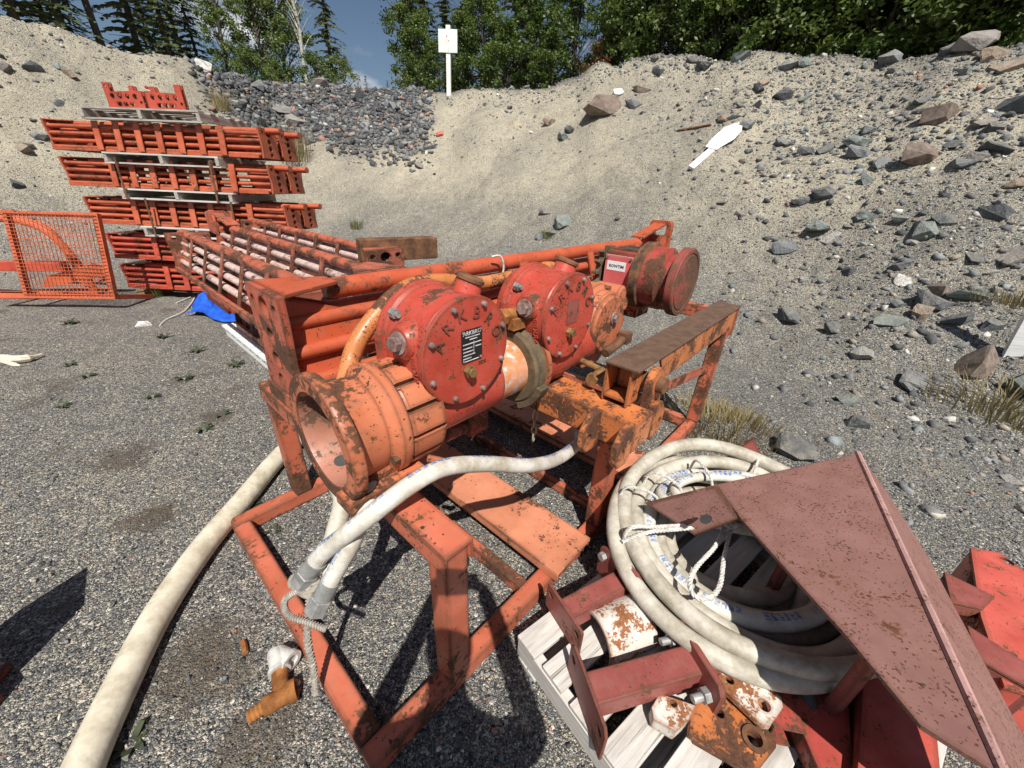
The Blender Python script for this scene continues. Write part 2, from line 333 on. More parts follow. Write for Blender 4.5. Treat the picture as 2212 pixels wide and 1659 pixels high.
# ------------------------------------------------------------------ mesh builder
class MB:
    def __init__(s): s.v = []; s.f = []; s.uv = {}; s.col = None
    def add(s, vs, fs, Mx=None):
        k = len(s.v)
        s.v += [tuple(Mx @ Vector(p)) if Mx else tuple(p) for p in vs]; s.f += [tuple(i+k for i in f) for f in fs]; return s
    def box(s, lo, hi, Mx=None):
        x0, y0, z0 = lo; x1, y1, z1 = hi
        return s.add([(x0, y0, z0), (x1, y0, z0), (x1, y1, z0), (x0, y1, z0), (x0, y0, z1), (x1, y0, z1), (x1, y1, z1), (x0, y1, z1)],
                     [(3, 2, 1, 0), (4, 5, 6, 7), (0, 1, 5, 4), (1, 2, 6, 5), (2, 3, 7, 6), (3, 0, 4, 7)], Mx)
    def bar(s, p0, p1, w, h, upv=(0, 0, 1)):        # rectangular bar from p0 to p1, w across, h along up
        p0, p1 = Vector(p0), Vector(p1); d = (p1-p0); L = d.length; d.normalize()
        a = Vector(upv).cross(d)
        if a.length < 1e-4: a = Vector((1, 0, 0))
        a.normalize(); b = d.cross(a)
        Mx = Matrix(((d.x, a.x, b.x, p0.x), (d.y, a.y, b.y, p0.y), (d.z, a.z, b.z, p0.z), (0, 0, 0, 1)))
        return s.box((0, -w/2, -h/2), (L, w/2, h/2), Mx)
    def lathe(s, prof, o, ax, n=32, closed=False, ang=(0, 2*math.pi)):
        o = Vector(o); ax = Vector(ax).normalized(); a = ax.orthogonal().normalized(); b = ax.cross(a)
        full = abs(ang[1]-ang[0]-2*math.pi) < 1e-6; m = n if full else n+1
        vs = []
        for t, r in prof:
            for i in range(m):
                th = ang[0]+(ang[1]-ang[0])*i/n
                vs.append(o+ax*t+(a*math.cos(th)+b*math.sin(th))*max(r, 1e-5))
        fs = []; P = len(prof)
        for j in range(P if closed else P-1):
            j2 = (j+1) % P
            for i in range(n):
                i2 = (i+1) % m
                fs.append((j*m+i, j*m+i2, j2*m+i2, j2*m+i))
        if not full and closed:
            fs.append(tuple(j*m for j in range(P))); fs.append(tuple(j*m+n for j in reversed(range(P))))
        return s.add(vs, fs)
    def cyl(s, p0, p1, r, r1=None, n=20):
        p0, p1 = Vector(p0), Vector(p1); L = (p1-p0).length; r1 = r if r1 is None else r1
        return s.lathe([(0, 0), (0, r), (L, r1), (L, 0)], p0, p1-p0, n)
    def pipe(s, p0, p1, r, ri, n=24):
        p0, p1 = Vector(p0), Vector(p1); L = (p1-p0).length
        return s.lathe([(0, ri), (0, r), (L, r), (L, ri)], p0, p1-p0, n, True)
    def tube(s, pts, r, n=10, sub=6, closed=False, caps=True):
        pts = smooth_path(pts, sub, closed); m = len(pts); rs = r if hasattr(r, '__len__') else None
        T = []
        for i in range(m):
            a = pts[(i-1) % m] if (closed or i > 0) else pts[i]; b = pts[(i+1) % m] if (closed or i < m-1) else pts[i]
            T.append((b-a).normalized())
        nrm = T[0].cross(Vector((0, 0, 1)))
        if nrm.length < 1e-3: nrm = Vector((1, 0, 0))
        nrm.normalize(); k = len(s.v); L = 0; Ls = []
        for i in range(m):
            if i:
                L += (pts[i]-pts[i-1]).length
                nrm = (nrm-T[i]*nrm.dot(T[i])).normalized()
            Ls.append(L); bn = T[i].cross(nrm)
            rr = rs[min(int(i/(m-1)*(len(rs)-1)+0.5), len(rs)-1)] if rs else r
            for j in range(n):
                th = 2*math.pi*j/n; s.v.append(tuple(pts[i]+(nrm*math.cos(th)+bn*math.sin(th))*rr))
        Ls.append(L+(pts[0]-pts[-1]).length)
        for i in range(m if closed else m-1):
            i2 = (i+1) % m
            for j in range(n):
                j2 = (j+1) % n
                s.uv[len(s.f)] = ((Ls[i], j/n), (Ls[i], (j+1)/n), (Ls[i+1], (j+1)/n), (Ls[i+1], j/n))
                s.f.append((k+i*n+j, k+i*n+j2, k+i2*n+j2, k+i2*n+j))
        if caps and not closed:
            s.f.append(tuple(k+j for j in reversed(range(n)))); s.f.append(tuple(k+(m-1)*n+j for j in range(n)))
        return s
    def plate(s, outer, holes, o, ax, ay, th):     # flat plate with holes, thickness th along ax x ay
        o, ax, ay = Vector(o), Vector(ax).normalized(), Vector(ay).normalized(); az = ax.cross(ay)
        bm = bmesh.new()
        for loop in [outer]+list(holes):
            vs = [bm.verts.new((x, y, 0)) for x, y in loop]
            for i in range(len(vs)): bm.edges.new((vs[i], vs[(i+1) % len(vs)]))
        bmesh.ops.triangle_fill(bm, edges=bm.edges[:], use_beauty=True, normal=(0, 0, 1))
        bmesh.ops.recalc_face_normals(bm, faces=bm.faces[:])
        if bm.faces and sum(f.normal.z for f in bm.faces) < 0: bmesh.ops.reverse_faces(bm, faces=bm.faces[:])
        bm.verts.index_update(); nv = len(bm.verts)
        P = [v.co.copy() for v in bm.verts]; F = [[v.index for v in f.verts] for f in bm.faces]
        B = [[e.verts[0].index, e.verts[1].index, e.link_faces[0]] for e in bm.edges if len(e.link_faces) == 1]
        vs = [o+ax*p.x+ay*p.y+az*th for p in P]+[o+ax*p.x+ay*p.y for p in P]
        fs = [tuple(f) for f in F]+[tuple(i+nv for i in reversed(f)) for f in F]
        for a, b, f in B:
            ids = [v.index for v in f.verts]; i = ids.index(a)
            if ids[(i+1) % len(ids)] != b: a, b = b, a
            fs.append((b, a, a+nv, b+nv))
        bm.free()
        return s.add(vs, fs)
    def hexa(s, o, ax, r, h):
        return s.cyl(Vector(o), Vector(o)+Vector(ax).normalized()*h, r, n=6)
    def mesh(s, name, mat, smooth=True, angle=35, off=None):
        me = bpy.data.meshes.new(name)
        vs = s.v if off is None else [(x-off[0], y-off[1], z-off[2]) for x, y, z in s.v]
        me.from_pydata(vs, [], s.f)
        if s.uv:
            ul = me.uv_layers.new(name='UVMap'); ui = 0
            for pi, p in enumerate(me.polygons):
                q = s.uv.get(pi)
                for k2, li in enumerate(p.loop_indices):
                    if q and k2 < len(q): ul.data[li].uv = q[k2]
        me.materials.append(M[mat] if isinstance(mat, str) else mat)
        if smooth:
            me.polygons.foreach_set('use_smooth', [True]*len(me.polygons)); me.set_sharp_from_angle(angle=R(angle))
        me.update(); return me

def smooth_path(pts, sub, closed=False):
    pts = [Vector(p) for p in pts]
    if sub <= 1 or len(pts) < 3: return pts
    out = []; n = len(pts)
    for i in range(n if closed else n-1):
        g = (lambda k: pts[k % n]) if closed else (lambda k: pts[max(0, min(n-1, k))])
        p0, p1, p2, p3 = g(i-1), g(i), g(i+1), g(i+2)
        for k in range(sub):
            t = k/sub
            out.append(0.5*((2*p1)+(p2-p0)*t+(2*p0-5*p1+4*p2-p3)*t*t+(3*p1-p0-3*p2+p3)*t**3))
    if not closed: out.append(pts[-1])
    return out

def circ(cx, cy, r, n=14): return [(cx+r*math.cos(2*math.pi*i/n), cy+r*math.sin(2*math.pi*i/n)) for i in range(n)]
def rrect(x0, y0, x1, y1, r, n=4):
    o = []
    for cx, cy, a in ((x1-r, y1-r, 0), (x0+r, y1-r, 90), (x0+r, y0+r, 180), (x1-r, y0+r, 270)):
        for i in range(n+1): o.append((cx+r*math.cos(R(a+90*i/n)), cy+r*math.sin(R(a+90*i/n))))
    return o

def tag(o, label, cat, group=None, kind=None):
    if label: o['label'] = label
    if cat: o['category'] = cat
    if group: o['group'] = group
    if kind: o['kind'] = kind
    return o
class Thing:
    """an Empty at the thing's base in a frame; parts are given in frame coordinates"""
    def __init__(s, name, label, cat, frame=Matrix(), base=(0, 0, 0), group=None):
        s.base = Vector(base); s.o = bpy.data.objects.new(name, None); C.objects.link(s.o)
        s.o.empty_display_size = 0.1
        s.o.matrix_world = frame @ Matrix.Translation(s.base); tag(s.o, label, cat, group)
    def part(s, name, mb, mat, parent=None, bevel=0.0, smooth=True, label=None, angle=35):
        me = mb.mesh(name, mat, smooth, angle, off=s.base)
        o = bpy.data.objects.new(name, me); C.objects.link(o); o.parent = parent or s.o
        if bevel: bevmod(o, bevel)
        if label: o['label'] = label
        return o
def bevmod(o, wdt):
    b = o.modifiers.new('bevel', 'BEVEL'); b.width = wdt; b.segments = 2; b.limit_method = 'ANGLE'; b.angle_limit = R(40); b.harden_normals = True
def solo(name, mb, mat, label, cat, group=None, kind=None, frame=Matrix(), base=(0, 0, 0), bevel=0.0, smooth=True, angle=35):
    me = mb.mesh(name, mat, smooth, angle, off=base)
    o = bpy.data.objects.new(name, me); C.objects.link(o); o.matrix_world = frame @ Matrix.Translation(Vector(base))
    if bevel: bevmod(o, bevel)
    return tag(o, label, cat, group, kind)
def copy_tree(o, parent=None):
    c = o.copy(); C.objects.link(c); c.parent = parent
    for ch in list(o.children): copy_tree(ch, c)
    return c
_fonts = {}
def text_mb(txt, size, o, ax, ay, depth=0.002, mb=None, center=True, bold=0.0):
    cu = bpy.data.curves.new('t', 'FONT'); cu.body = txt; cu.size = size; cu.extrude = depth; cu.offset = bold
    if center: cu.align_x = 'CENTER'; cu.align_y = 'CENTER'
    cu.resolution_u = 2
    to = bpy.data.objects.new('t', cu); C.objects.link(to)
    dg = bpy.context.evaluated_depsgraph_get(); me = to.evaluated_get(dg).to_mesh()
    ax, ay = Vector(ax).normalized(), Vector(ay).normalized(); az = ax.cross(ay); o = Vector(o)
    mb = mb or MB()
    mb.add([o+ax*v.co.x+ay*v.co.y+az*v.co.z for v in me.vertices], [tuple(p.vertices) for p in me.polygons])
    bpy.data.objects.remove(to); bpy.data.curves.remove(cu)
    return mb

# ------------------------------------------------------------------ terrain
CREST = [(0,45),(100,70),(200,100),(350,130),(440,160),(560,185),(700,190),(830,190),(900,200),(970,207),(1060,192),(1170,190),(1250,180),(1290,152),(1380,137),(1500,130),(1650,120),(1830,125),(1990,118),(2060,100),(2212,95)]
_az, _te = [], []
for p in CREST:
    d = ray(*p); _az.append(math.degrees(math.atan2(d.x, d.y))); _te.append(d.z/math.hypot(d.x, d.y))
_az = [-180, -110, -75]+_az+[75, 110, 180]; _te = [0.0, 0.05, 0.17]+_te+[0.2, 0.05, 0.0]
D0 = ([-180, -75, -47, -38, -28, -15, -5, 5, 15, 25, 35, 45, 60, 80, 180], [12, 9.0, 9.2, 9.2, 8.4, 7.0, 6.2, 5.6, 5.0, 4.5, 4.1, 3.9, 3.8, 5.0, 12])
D1 = ([-180, -75, -47, -38, -33, -28, -15, -5, 5, 15, 25, 35, 45, 60, 80, 180], [18, 14.5, 15, 15.5, 17, 19, 17.5, 15.5, 14.5, 13.5, 12.6, 11.8, 11.2, 11, 11.5, 18])
rngN = np.random.RandomState(5); LAT = rngN.rand(256, 256)
def vnoise(x, y):
    xi = np.floor(x).astype(int); yi = np.floor(y).astype(int); fx = x-xi; fy = y-yi
    fx = fx*fx*(3-2*fx); fy = fy*fy*(3-2*fy)
    a = LAT[xi % 256, yi % 256]; b = LAT[(xi+1) % 256, yi % 256]; c = LAT[xi % 256, (yi+1) % 256]; d = LAT[(xi+1) % 256, (yi+1) % 256]
    return (a*(1-fx)+b*fx)*(1-fy)+(c*(1-fx)+d*fx)*fy-0.5
def sstep(a, b, x):
    t = np.clip((x-a)/(b-a), 0, 1); return t*t*(3-2*t)
def hgt(x, y):
    x = np.asarray(x, float); y = np.asarray(y, float)
    d = np.hypot(x, y); az = np.degrees(np.arctan2(x, y))
    d0 = np.interp(az, *D0); d1 = np.interp(az, *D1); te = np.interp(az, _az, _te)
    back = 1-sstep(85, 125, np.abs(az))
    h = (CAMH+te*d1)*back
    t = (d-d0)/(d1-d0)
    a = 0.36; lin = (t-a/2)/(1-a/2)
    f = np.where(t <= 0, 0, np.where(t < a, t*t/(2*a)/(1-a/2), lin))
    f = np.where(t > 0.94, 0.935+0.065*(1-np.exp(-(np.maximum(t, 0.94)-0.94)/0.06)), np.minimum(f, 0.935)) if False else np.minimum(f, 1.0)
    z = h*f-np.clip(d-d1-0.6, 0, 40)*0.05*back
    m = sstep(-0.12, 0.25, t)
    z = z+m*(0.34*vnoise(x*0.55, y*0.55)+0.18*vnoise(x*1.5+9, y*1.5)+0.07*vnoise(x*4+3, y*4+7)+0.03*vnoise(x*11, y*11))
    z = z+(1-m)*(0.020*vnoise(x*1.7+31, y*1.7)+0.008*vnoise(x*7, y*7+5))*sstep(1.0, 3.5, d)+0.006*vnoise(x*5, y*5)*(1-m)
    return z
def H1(x, y): return float(hgt(x, y))
def castpx(x, y):                        # where a pixel's direction meets the ground or the bank
    d = ray(x, y); t = 0.4; p = Vector((0, 0, CAMH))
    while t < 60:
        q = p+d*t
        if q.z < H1(q.x, q.y): break
        t += 0.03*max(1, t*0.25)
    return q
def masks(x, y):
    d = np.hypot(x, y); az = np.degrees(np.arctan2(x, y))
    d0 = np.interp(az, *D0); d1 = np.interp(az, *D1); t = (d-d0)/(d1-d0)
    rub = sstep(-36, -30, az)*(1-sstep(-15, -11, az))*sstep(0.55, 0.72, t+0.15*vnoise(x*0.8, y*0.8)+0.016*np.minimum(az+22, 0))
    rub = np.clip(rub+sstep(0.97, 1.02, t)*sstep(-40, -30, az)*0.8, 0, 1)
    sand = sstep(0.05, 0.7, t)*(1-0.25*sstep(30, 50, az))*(1-rub)
    sand = sand*(0.75+0.5*sstep(-0.2, 0.2, vnoise(x*0.6+3, y*0.6)))
    return np.clip(sand, 0, 1), rub, 1-sstep(-0.1, 0.2, t)

azs = np.concatenate([np.arange(-180, -66, 3.0), np.arange(-66, 66, 0.3), np.arange(66, 180, 3.0)])
rad = np.concatenate([np.linspace(0.02, 3, 30), np.linspace(3.05, 24, 300), np.geomspace(24.5, 900, 40)])
A_, R_ = np.meshgrid(np.radians(azs), rad, indexing='ij')
X = R_*np.sin(A_); Y = R_*np.cos(A_); Z = hgt(X, Y)
nA, nR = X.shape
vid = np.arange(nA*nR).reshape(nA, nR)
a = vid[:, :-1]; b = vid[:, 1:]; c = np.roll(vid, -1, 0)[:, 1:]; d_ = np.roll(vid, -1, 0)[:, :-1]
quads = np.stack([a, b, c, d_], -1).reshape(-1, 4)[:, ::-1]
me = bpy.data.meshes.new('ground')
me.vertices.add(nA*nR); me.vertices.foreach_set('co', np.stack([X, Y, Z], -1).astype(np.float32).ravel())
me.loops.add(quads.size); me.loops.foreach_set('vertex_index', quads.astype(np.int32).ravel())
me.polygons.add(len(quads)); me.polygons.foreach_set('loop_start', np.arange(0, quads.size, 4, dtype=np.int32))
me.update(calc_edges=True); me.validate()
S_, U_, V_ = masks(X.ravel(), Y.ravel())
ca = me.color_attributes.new('mask', 'FLOAT_COLOR', 'POINT')
ca.data.foreach_set('color', np.stack([S_, U_, V_, np.ones_like(S_)], -1).astype(np.float32).ravel())
me.polygons.foreach_set('use_smooth', np.ones(len(quads), bool)); me.materials.append(M['ground'])
go = bpy.data.objects.new('ground', me); C.objects.link(go); go['kind'] = 'structure'; go['label'] = 'grey gravel yard rising into a sandy gravel bank'
if sum(p.normal.z for p in list(me.polygons)[:200]) < 0: me.flip_normals()

# ------------------------------------------------------------------ stones
rnd = random.Random(11); nr = np.random.RandomState(7)
def hull_mesh(seed, n=14, flat=0.6):
    rg = random.Random(seed); bm = bmesh.new()
    sx, sy, sz = 1.0, rg.uniform(0.6, 0.9), rg.uniform(0.4, 0.75)*flat/0.6
    for i in range(n):
        v = Vector((rg.gauss(0, 1), rg.gauss(0, 1), rg.gauss(0, 1))).normalized()*rg.uniform(0.82, 1.05)
        bm.verts.new((v.x*sx*0.5, v.y*sy*0.5, v.z*sz*0.5))
    r = bmesh.ops.convex_hull(bm, input=bm.verts[:])
    bmesh.ops.delete(bm, geom=list({g for g in r['geom_interior'] if isinstance(g, bmesh.types.BMVert)}), context='VERTS')
    bmesh.ops.recalc_face_normals(bm, faces=bm.faces[:]); bmesh.ops.triangulate(bm, faces=bm.faces[:])
    bm.verts.index_update()
    V = np.array([v.co[:] for v in bm.verts]); F = np.array([[v.index for v in f.verts] for f in bm.faces])
    bm.free(); return V, F
HV = [hull_mesh(100+i, 11+i % 6) for i in range(14)]
PV = [hull_mesh(300+i, 7, 0.75) for i in range(10)]
STONECOL = np.array([(.055, .058, .064), (.11, .115, .122), (.17, .178, .185), (.23, .24, .245), (.235, .265, .262), (.30, .265, .23), (.38, .32, .25), (.50, .46, .39), (.68, .66, .61), (.34, .18, .13)])
def rotm(q):
    q = q/np.linalg.norm(q, axis=1, keepdims=True); w_, x, y, z = q.T
    return np.stack([1-2*(y*y+z*z), 2*(x*y-z*w_), 2*(x*z+y*w_), 2*(x*y+z*w_), 1-2*(x*x+z*z), 2*(y*z-x*w_), 2*(x*z-y*w_), 2*(y*z+x*w_), 1-2*(x*x+y*y)], 1).reshape(-1, 3, 3)
def stones_mesh(name, P, size, colp, lib, label, cat):
    """many loose stones as one object: positions P, sizes, colour probabilities"""
    k = len(P); vs, fs, cs = [], [], []; off = 0
    which = nr.randint(0, len(lib), k)
    q = nr.randn(k, 4); q[:, 1:3] *= 0.22; Rm = rotm(q)
    ci = np.array([nr.choice(len(STONECOL), p=colp) for _ in range(1)]) if False else nr.choice(len(STONECOL), k, p=colp)
    cc = STONECOL[ci]*nr.uniform(0.75, 1.25, (k, 1))
    for li, (V, F) in enumerate(lib):
        idx = np.where(which == li)[0]
        if not len(idx): continue
        W = np.einsum('kij,vj->kvi', Rm[idx], V)*size[idx][:, None, None]+P[idx][:, None, :]
        nv = len(V); FF = F[None]+(off+np.arange(len(idx))*nv)[:, None, None]
        vs.append(W.reshape(-1, 3)); fs.append(FF.reshape(-1, 3)); cs.append(np.repeat(cc[idx], nv, 0)); off += nv*len(idx)
    V = np.concatenate(vs); F = np.concatenate(fs); K = np.concatenate(cs)
    me = bpy.data.meshes.new(name); me.vertices.add(len(V)); me.vertices.foreach_set('co', V.astype(np.float32).ravel())
    me.loops.add(F.size); me.loops.foreach_set('vertex_index', F.astype(np.int32).ravel())
    me.polygons.add(len(F)); me.polygons.foreach_set('loop_start', np.arange(0, F.size, 3, dtype=np.int32)); me.update(calc_edges=True)
    ca = me.color_attributes.new('col', 'FLOAT_COLOR', 'POINT'); ca.data.foreach_set('color', np.concatenate([K, np.ones((len(K), 1))], 1).astype(np.float32).ravel())
    me.materials.append(M['stone']); o = bpy.data.objects.new(name, me); C.objects.link(o)
    return tag(o, label, cat, kind='stuff')

def polar_pts(n, wfun, dmax=1.12, dmin=-0.15):
    """random points on the bank, kept with weight wfun(az, t)"""
    out = []
    while sum(len(o) for o in out) < n:
        az = nr.uniform(-66, 82, 20000); d0 = np.interp(az, *D0); d1 = np.interp(az, *D1)
        t = nr.uniform(dmin, dmax, 20000); d = d0+(d1-d0)*t
        keep = nr.rand(20000) < np.clip(wfun(az, t)*d/14, 0, 1)
        x = d*np.sin(np.radians(az)); y = d*np.cos(np.radians(az)); out.append(np.stack([x, y, az, t], 1)[keep])
    return np.concatenate(out)[:n]
def w_rocks(az, t):
    right = sstep(8, 34, az)*(0.08+0.92*sstep(0.0, 0.75, t+0.012*(az-30)))*(0.25+0.75*sstep(12, 42, az+18*t))
    crest = 0.9*sstep(0.86, 0.98, t)*(sstep(-6, 2, az)*0.75+0.25)
    mid = 0.10*sstep(0.35, 0.8, t)*sstep(-14, -6, az)
    left = 0.10*(1-sstep(-38, -33, az))*sstep(0.1, 0.4, t)
    return right*0.9+crest+mid+left
def place(P4, size, sink=0.22):
    z = hgt(P4[:, 0], P4[:, 1]); return np.stack([P4[:, 0], P4[:, 1], z+size*sink*0.18], 1)
cp_grey = np.array([10, 20, 22, 16, 14, 6, 4, 3, 3, 1.2], float); cp_grey /= cp_grey.sum()
cp_yard = np.array([22, 26, 18, 10, 8, 6, 5, 5, 5, 1.2], float); cp_yard /= cp_yard.sum()
cp_dark = np.array([34, 30, 14, 4, 4, 7, 2, .5, .5, 4], float); cp_dark /= cp_dark.sum()
# the bank's small stones
p4 = polar_pts(42000, w_rocks); sz = 0.026*(1-nr.rand(len(p4)))**(-0.45); sz = np.clip(sz, 0.024, 0.15)
stones_mesh('bank_stones', place(p4, sz), sz, cp_grey, HV, 'small grey stones strewn over the sandy bank', None)
# fine pebbles over the whole bank
p4 = polar_pts(30000, lambda az, t: 0.3+0.5*sstep(10, 50, az)+0*t); sz = nr.uniform(0.010, 0.028, len(p4))
stones_mesh('bank_pebbles', place(p4, sz), sz, cp_grey, PV, 'fine pebbles scattered on the sandy bank', None)
# the rubble heap in the gap
p4 = polar_pts(6500, lambda az, t: sstep(-36, -31, az)*(1-sstep(-14, -10, az))*sstep(0.5, 0.72, t+0.016*np.minimum(az+22, 0))); sz = np.clip(0.085*(1-nr.rand(len(p4)))**(-0.42), 0.08, 0.30)
stones_mesh('rubble_heap', place(p4, sz, 0.5), sz, cp_dark, HV, 'dark broken rubble heaped behind the beam stack', None)
# yard gravel round the camera
k = 95000
rr = 0.35+5.2*nr.rand(k)**1.25; th = np.radians(nr.uniform(-72, 72, k)); x = rr*np.sin(th); y = rr*np.cos(th)
sz = np.clip(0.0046*(1-nr.rand(k))**(-0.38), 0.0045, 0.030)
stones_mesh('yard_gravel', np.stack([x, y, hgt(x, y)+sz*0.10], 1), sz, cp_yard, PV, 'loose grey gravel covering the yard', None)

rock_meshes = []
def roughen(V, F, seed, amp=.05):
    bm = bmesh.new(); vs = [bm.verts.new(v) for v in V]
    for f in F: bm.faces.new([vs[i] for i in f])
    bmesh.ops.subdivide_edges(bm, edges=bm.edges[:], cuts=1, use_grid_fill=True); rg = random.Random(seed)
    for v in bm.verts: v.co *= 1+rg.uniform(-amp, amp)
    bm.verts.index_update(); bmesh.ops.triangulate(bm, faces=bm.faces[:])
    V2 = np.array([v.co[:] for v in bm.verts]); F2 = np.array([[v.index for v in f.verts] for f in bm.faces]); bm.free(); return V2, F2
for i, (V, F) in enumerate(HV):
    V, F = roughen(V, F, i)
    m_ = bpy.data.meshes.new('rock'); m_.from_pydata(V.tolist(), [], F.tolist()); m_.materials.append(M['rock']); rock_meshes.append(m_)
rock_brown = []; rock_white = []
for i in (0, 3, 7):
    V, F = roughen(*hull_mesh(500+i, 16, 0.6), i)
    m_ = bpy.data.meshes.new('rock'); m_.from_pydata(V.tolist(), [], F.tolist()); m_.materials.append(M['rock_brown']); rock_brown.append(m_)
    m_ = bpy.data.meshes.new('rock'); m_.from_pydata(V.tolist(), [], F.tolist()); m_.materials.append(M['rock_white']); rock_white.append(m_)
RC = [('dark grey', (.13, .14, .15), 30), ('blue-grey', (.21, .225, .24), 26), ('greenish grey', (.24, .28, .265), 20), ('brownish grey', (.28, .255, .24), 12), ('tan', (.36, .28, .215), 7), ('pale grey', (.44, .43, .41), 5)]
def rockmat(name, c):
    g = G_(name); v = g.coord(); n = g.noise(v, 3.2, 7, 0.66, 0.5)
    col = g.mix(g.ramp(n, ((0.32, 0.5), (0.60, 0.0))), c, tuple(x*.35 for x in c))
    col = g.mix(g.ramp(g.noise(v, 8, 6, .65), ((0.56, 0.0), (0.72, 0.45))), col, (.40, .365, .31))
    geo = g.t.nodes.new('ShaderNodeNewGeometry'); sx = g.n('ShaderNodeSeparateXYZ'); g.l(geo.outputs['Normal'], sx.inputs[0])
    dst = g.math('MULTIPLY', g.ramp(sx.outputs[2], ((0.45, 0.0), (0.95, 0.55))), g.ramp(n, ((0.40, 0.2), (0.62, 1.0))))
    col = g.mix(dst, col, (.36, .32, .25))
    g.set(Base_Color=col, Roughness=0.9); g.bump(g.noise(v, 6, 8, .68), 0.8, 0.08); return g.m
RMAT = [rockmat(n_.replace(' ', '_')+'_rock', c_) for n_, c_, w_ in RC]
def zone(x, y):
    az = math.degrees(math.atan2(x, y)); d = math.hypot(x, y); d0 = float(np.interp(az, *D0)); d1 = float(np.interp(az, *D1)); t = (d-d0)/(d1-d0)
    if az < -36: return 'on the sand shoulder above the beam stack'
    if az < -11: return 'on the rubble heap in the gap'
    if t > .88: return 'on the crest %s' % ('near the signpost' if az < 5 else 'by the dead reddish bush' if az < 16 else 'above the fallen sign' if az < 31 else 'above the tan wedge rock')
    if az < 6: return 'on the sandy slope below the signpost'
    if az < 18: return 'on the slope around the brown slab boulder' if t > .5 else 'at the foot of the slope behind the sprocket motor'
    if az < 33: return 'on the slope beside the fallen sign' if t > .45 else 'low on the slope below the fallen sign'
    return 'high on the stony slope above the rounded white stone' if t > .55 else 'on the stony slope around the white stake' if t > .12 else 'on the flat below the white stake'
def rock(p, size, label=None, group=None, mesh=None, rz=None, tilt=0.25, flat=1.0):
    o = bpy.data.objects.new('rock', mesh or rnd.choice(rock_meshes)); C.objects.link(o)
    o.scale = (size, size*rnd.uniform(0.85, 1.1), size*rnd.uniform(0.85, 1.15)*flat)
    o.rotation_euler = (rnd.uniform(-tilt, tilt)-0.0, rnd.uniform(-tilt, tilt), rnd.uniform(0, 6.28) if rz is None else rz)
    o.location = (p[0], p[1], p[2]+size*0.09)
    if label is None:
        zn = zone(p[0], p[1])
        ci = rnd.choices(range(6), [w_ for _, _, w_ in RC])[0] if 'rubble' not in zn else rnd.choice((0, 0, 1, 3))
        o.material_slots[0].link = 'OBJECT'; o.material_slots[0].material = RMAT[ci]
        label = '%s %s angular rock %s' % ('large' if size > .32 else 'medium-sized' if size > .19 else 'small', RC[ci][0], zn)
        group = 'loose rocks '+zn
    return tag(o, label, 'rock', group)
def px_rock(x, y, wpx, label, mesh=None, **k):
    q = castpx(x, y); dep = (q-Vector((0, 0, CAMH))).dot(fwd)
    return rock(q, wpx/831*dep, label, mesh=mesh, **k)
px_rock(1308, 244, 112, 'large brown slab boulder high on the sandy bank', rock_brown[0], rz=0.25, flat=.62, tilt=.08)
px_rock(1978, 346, 104, 'brown flat rock among grey stones right of the fallen sign', rock_brown[1], rz=0.0)
px_rock(2020, 262, 92, 'tan wedge-shaped rock high on the stony bank', rock_brown[2], rz=0.3)
px_rock(2110, 800, 110, 'brown topped flat rock lying beside the white stake', rock_brown[0], rz=0.2)
px_rock(2020, 633, 62, 'reddish rock above a dark slab near the white pebble', rock_brown[1])
px_rock(1946, 611, 42, 'rounded white stone on the lower bank', rock_white[0])
px_rock(310, 706, 40, 'pale blocky stone alone on the gravel yard', rock_white[1])
px_rock(847, 237, 46, 'blue-grey block at the edge of the rubble heap', rock_meshes[2])
px_rock(440, 152, 52, 'pale boulder on the crest beside the spruces', rock_white[2])
px_rock(1333, 205, 30, 'white flat stone lying under the crest', rock_white[0])
px_rock(1260, 1205, 46, 'grey angular stone beside the channel end and the pallet', rock_meshes[4])
px_rock(1037, 1605, 38, 'tan rounded stone in the shadow beside the base rail', rock_brown[2])
px_rock(1000, 1615, 38, 'brown stone next to the tan rounded stone', rock_brown[1])
NOT = [(1230,285,26),(1215,300,30),(1180,460,26),(1215,485,40),(1190,505,30),(1165,515,24),(1130,160,30),(1080,172,34),(1365,235,34),(1385,200,40),(1420,160,36),(1640,195,38),(1690,215,40),(1650,185,26),(1605,232,26),(1610,275,34),(1560,260,24),(1735,335,36),(1780,330,38),(1850,315,46),(1870,395,34),(1900,360,40),(2080,360,52),(2120,275,50),(2180,240,60),(2110,345,40),(1870,290,40),(1775,425,40),(1560,440,26),(1600,465,30),(1730,440,34),(1770,500,50),(1790,520,40),(1880,470,44),(1950,475,44),(1985,510,56),(2040,480,46),(1690,540,40),(1940,580,40),(2140,470,66),(2190,560,80),(2080,640,70),(1860,770,44),(1920,700,60),(2010,660,66),(1990,690,50),(2060,700,60),(2140,715,40),(2100,560,40),(1830,870,40),(1985,830,50),(1850,920,44),(2090,110,66),(2150,125,60),(2180,150,70),(2050,120,44),(1920,135,44),(1600,130,36),(1520,145,40),(1700,150,40),(1990,225,40),(2150,330,54),(60,330,34),(75,155,34),(10,150,30),(60,320,30),(140,230,26),(90,300,30),(130,150,24),(870,180,30),(610,245,46),(640,270,40),(700,240,34),(560,265,34),(780,220,40),(560,195,36),(690,185,36),(860,290,24),(878,312,30),(905,360,24),(835,310,24),(880,345,20)]
for x, y, wp in NOT:
    q = castpx(x, y); dep = (q-Vector((0, 0, CAMH))).dot(fwd); s = wp*1.35/831*dep
    rock(q, s)
p4 = polar_pts(205, w_rocks, dmax=1.05)
for x, y, az, t in p4:
    s = min(0.42, 0.14*(1-rnd.random())**-0.45); rock((x, y, H1(x, y)), s)

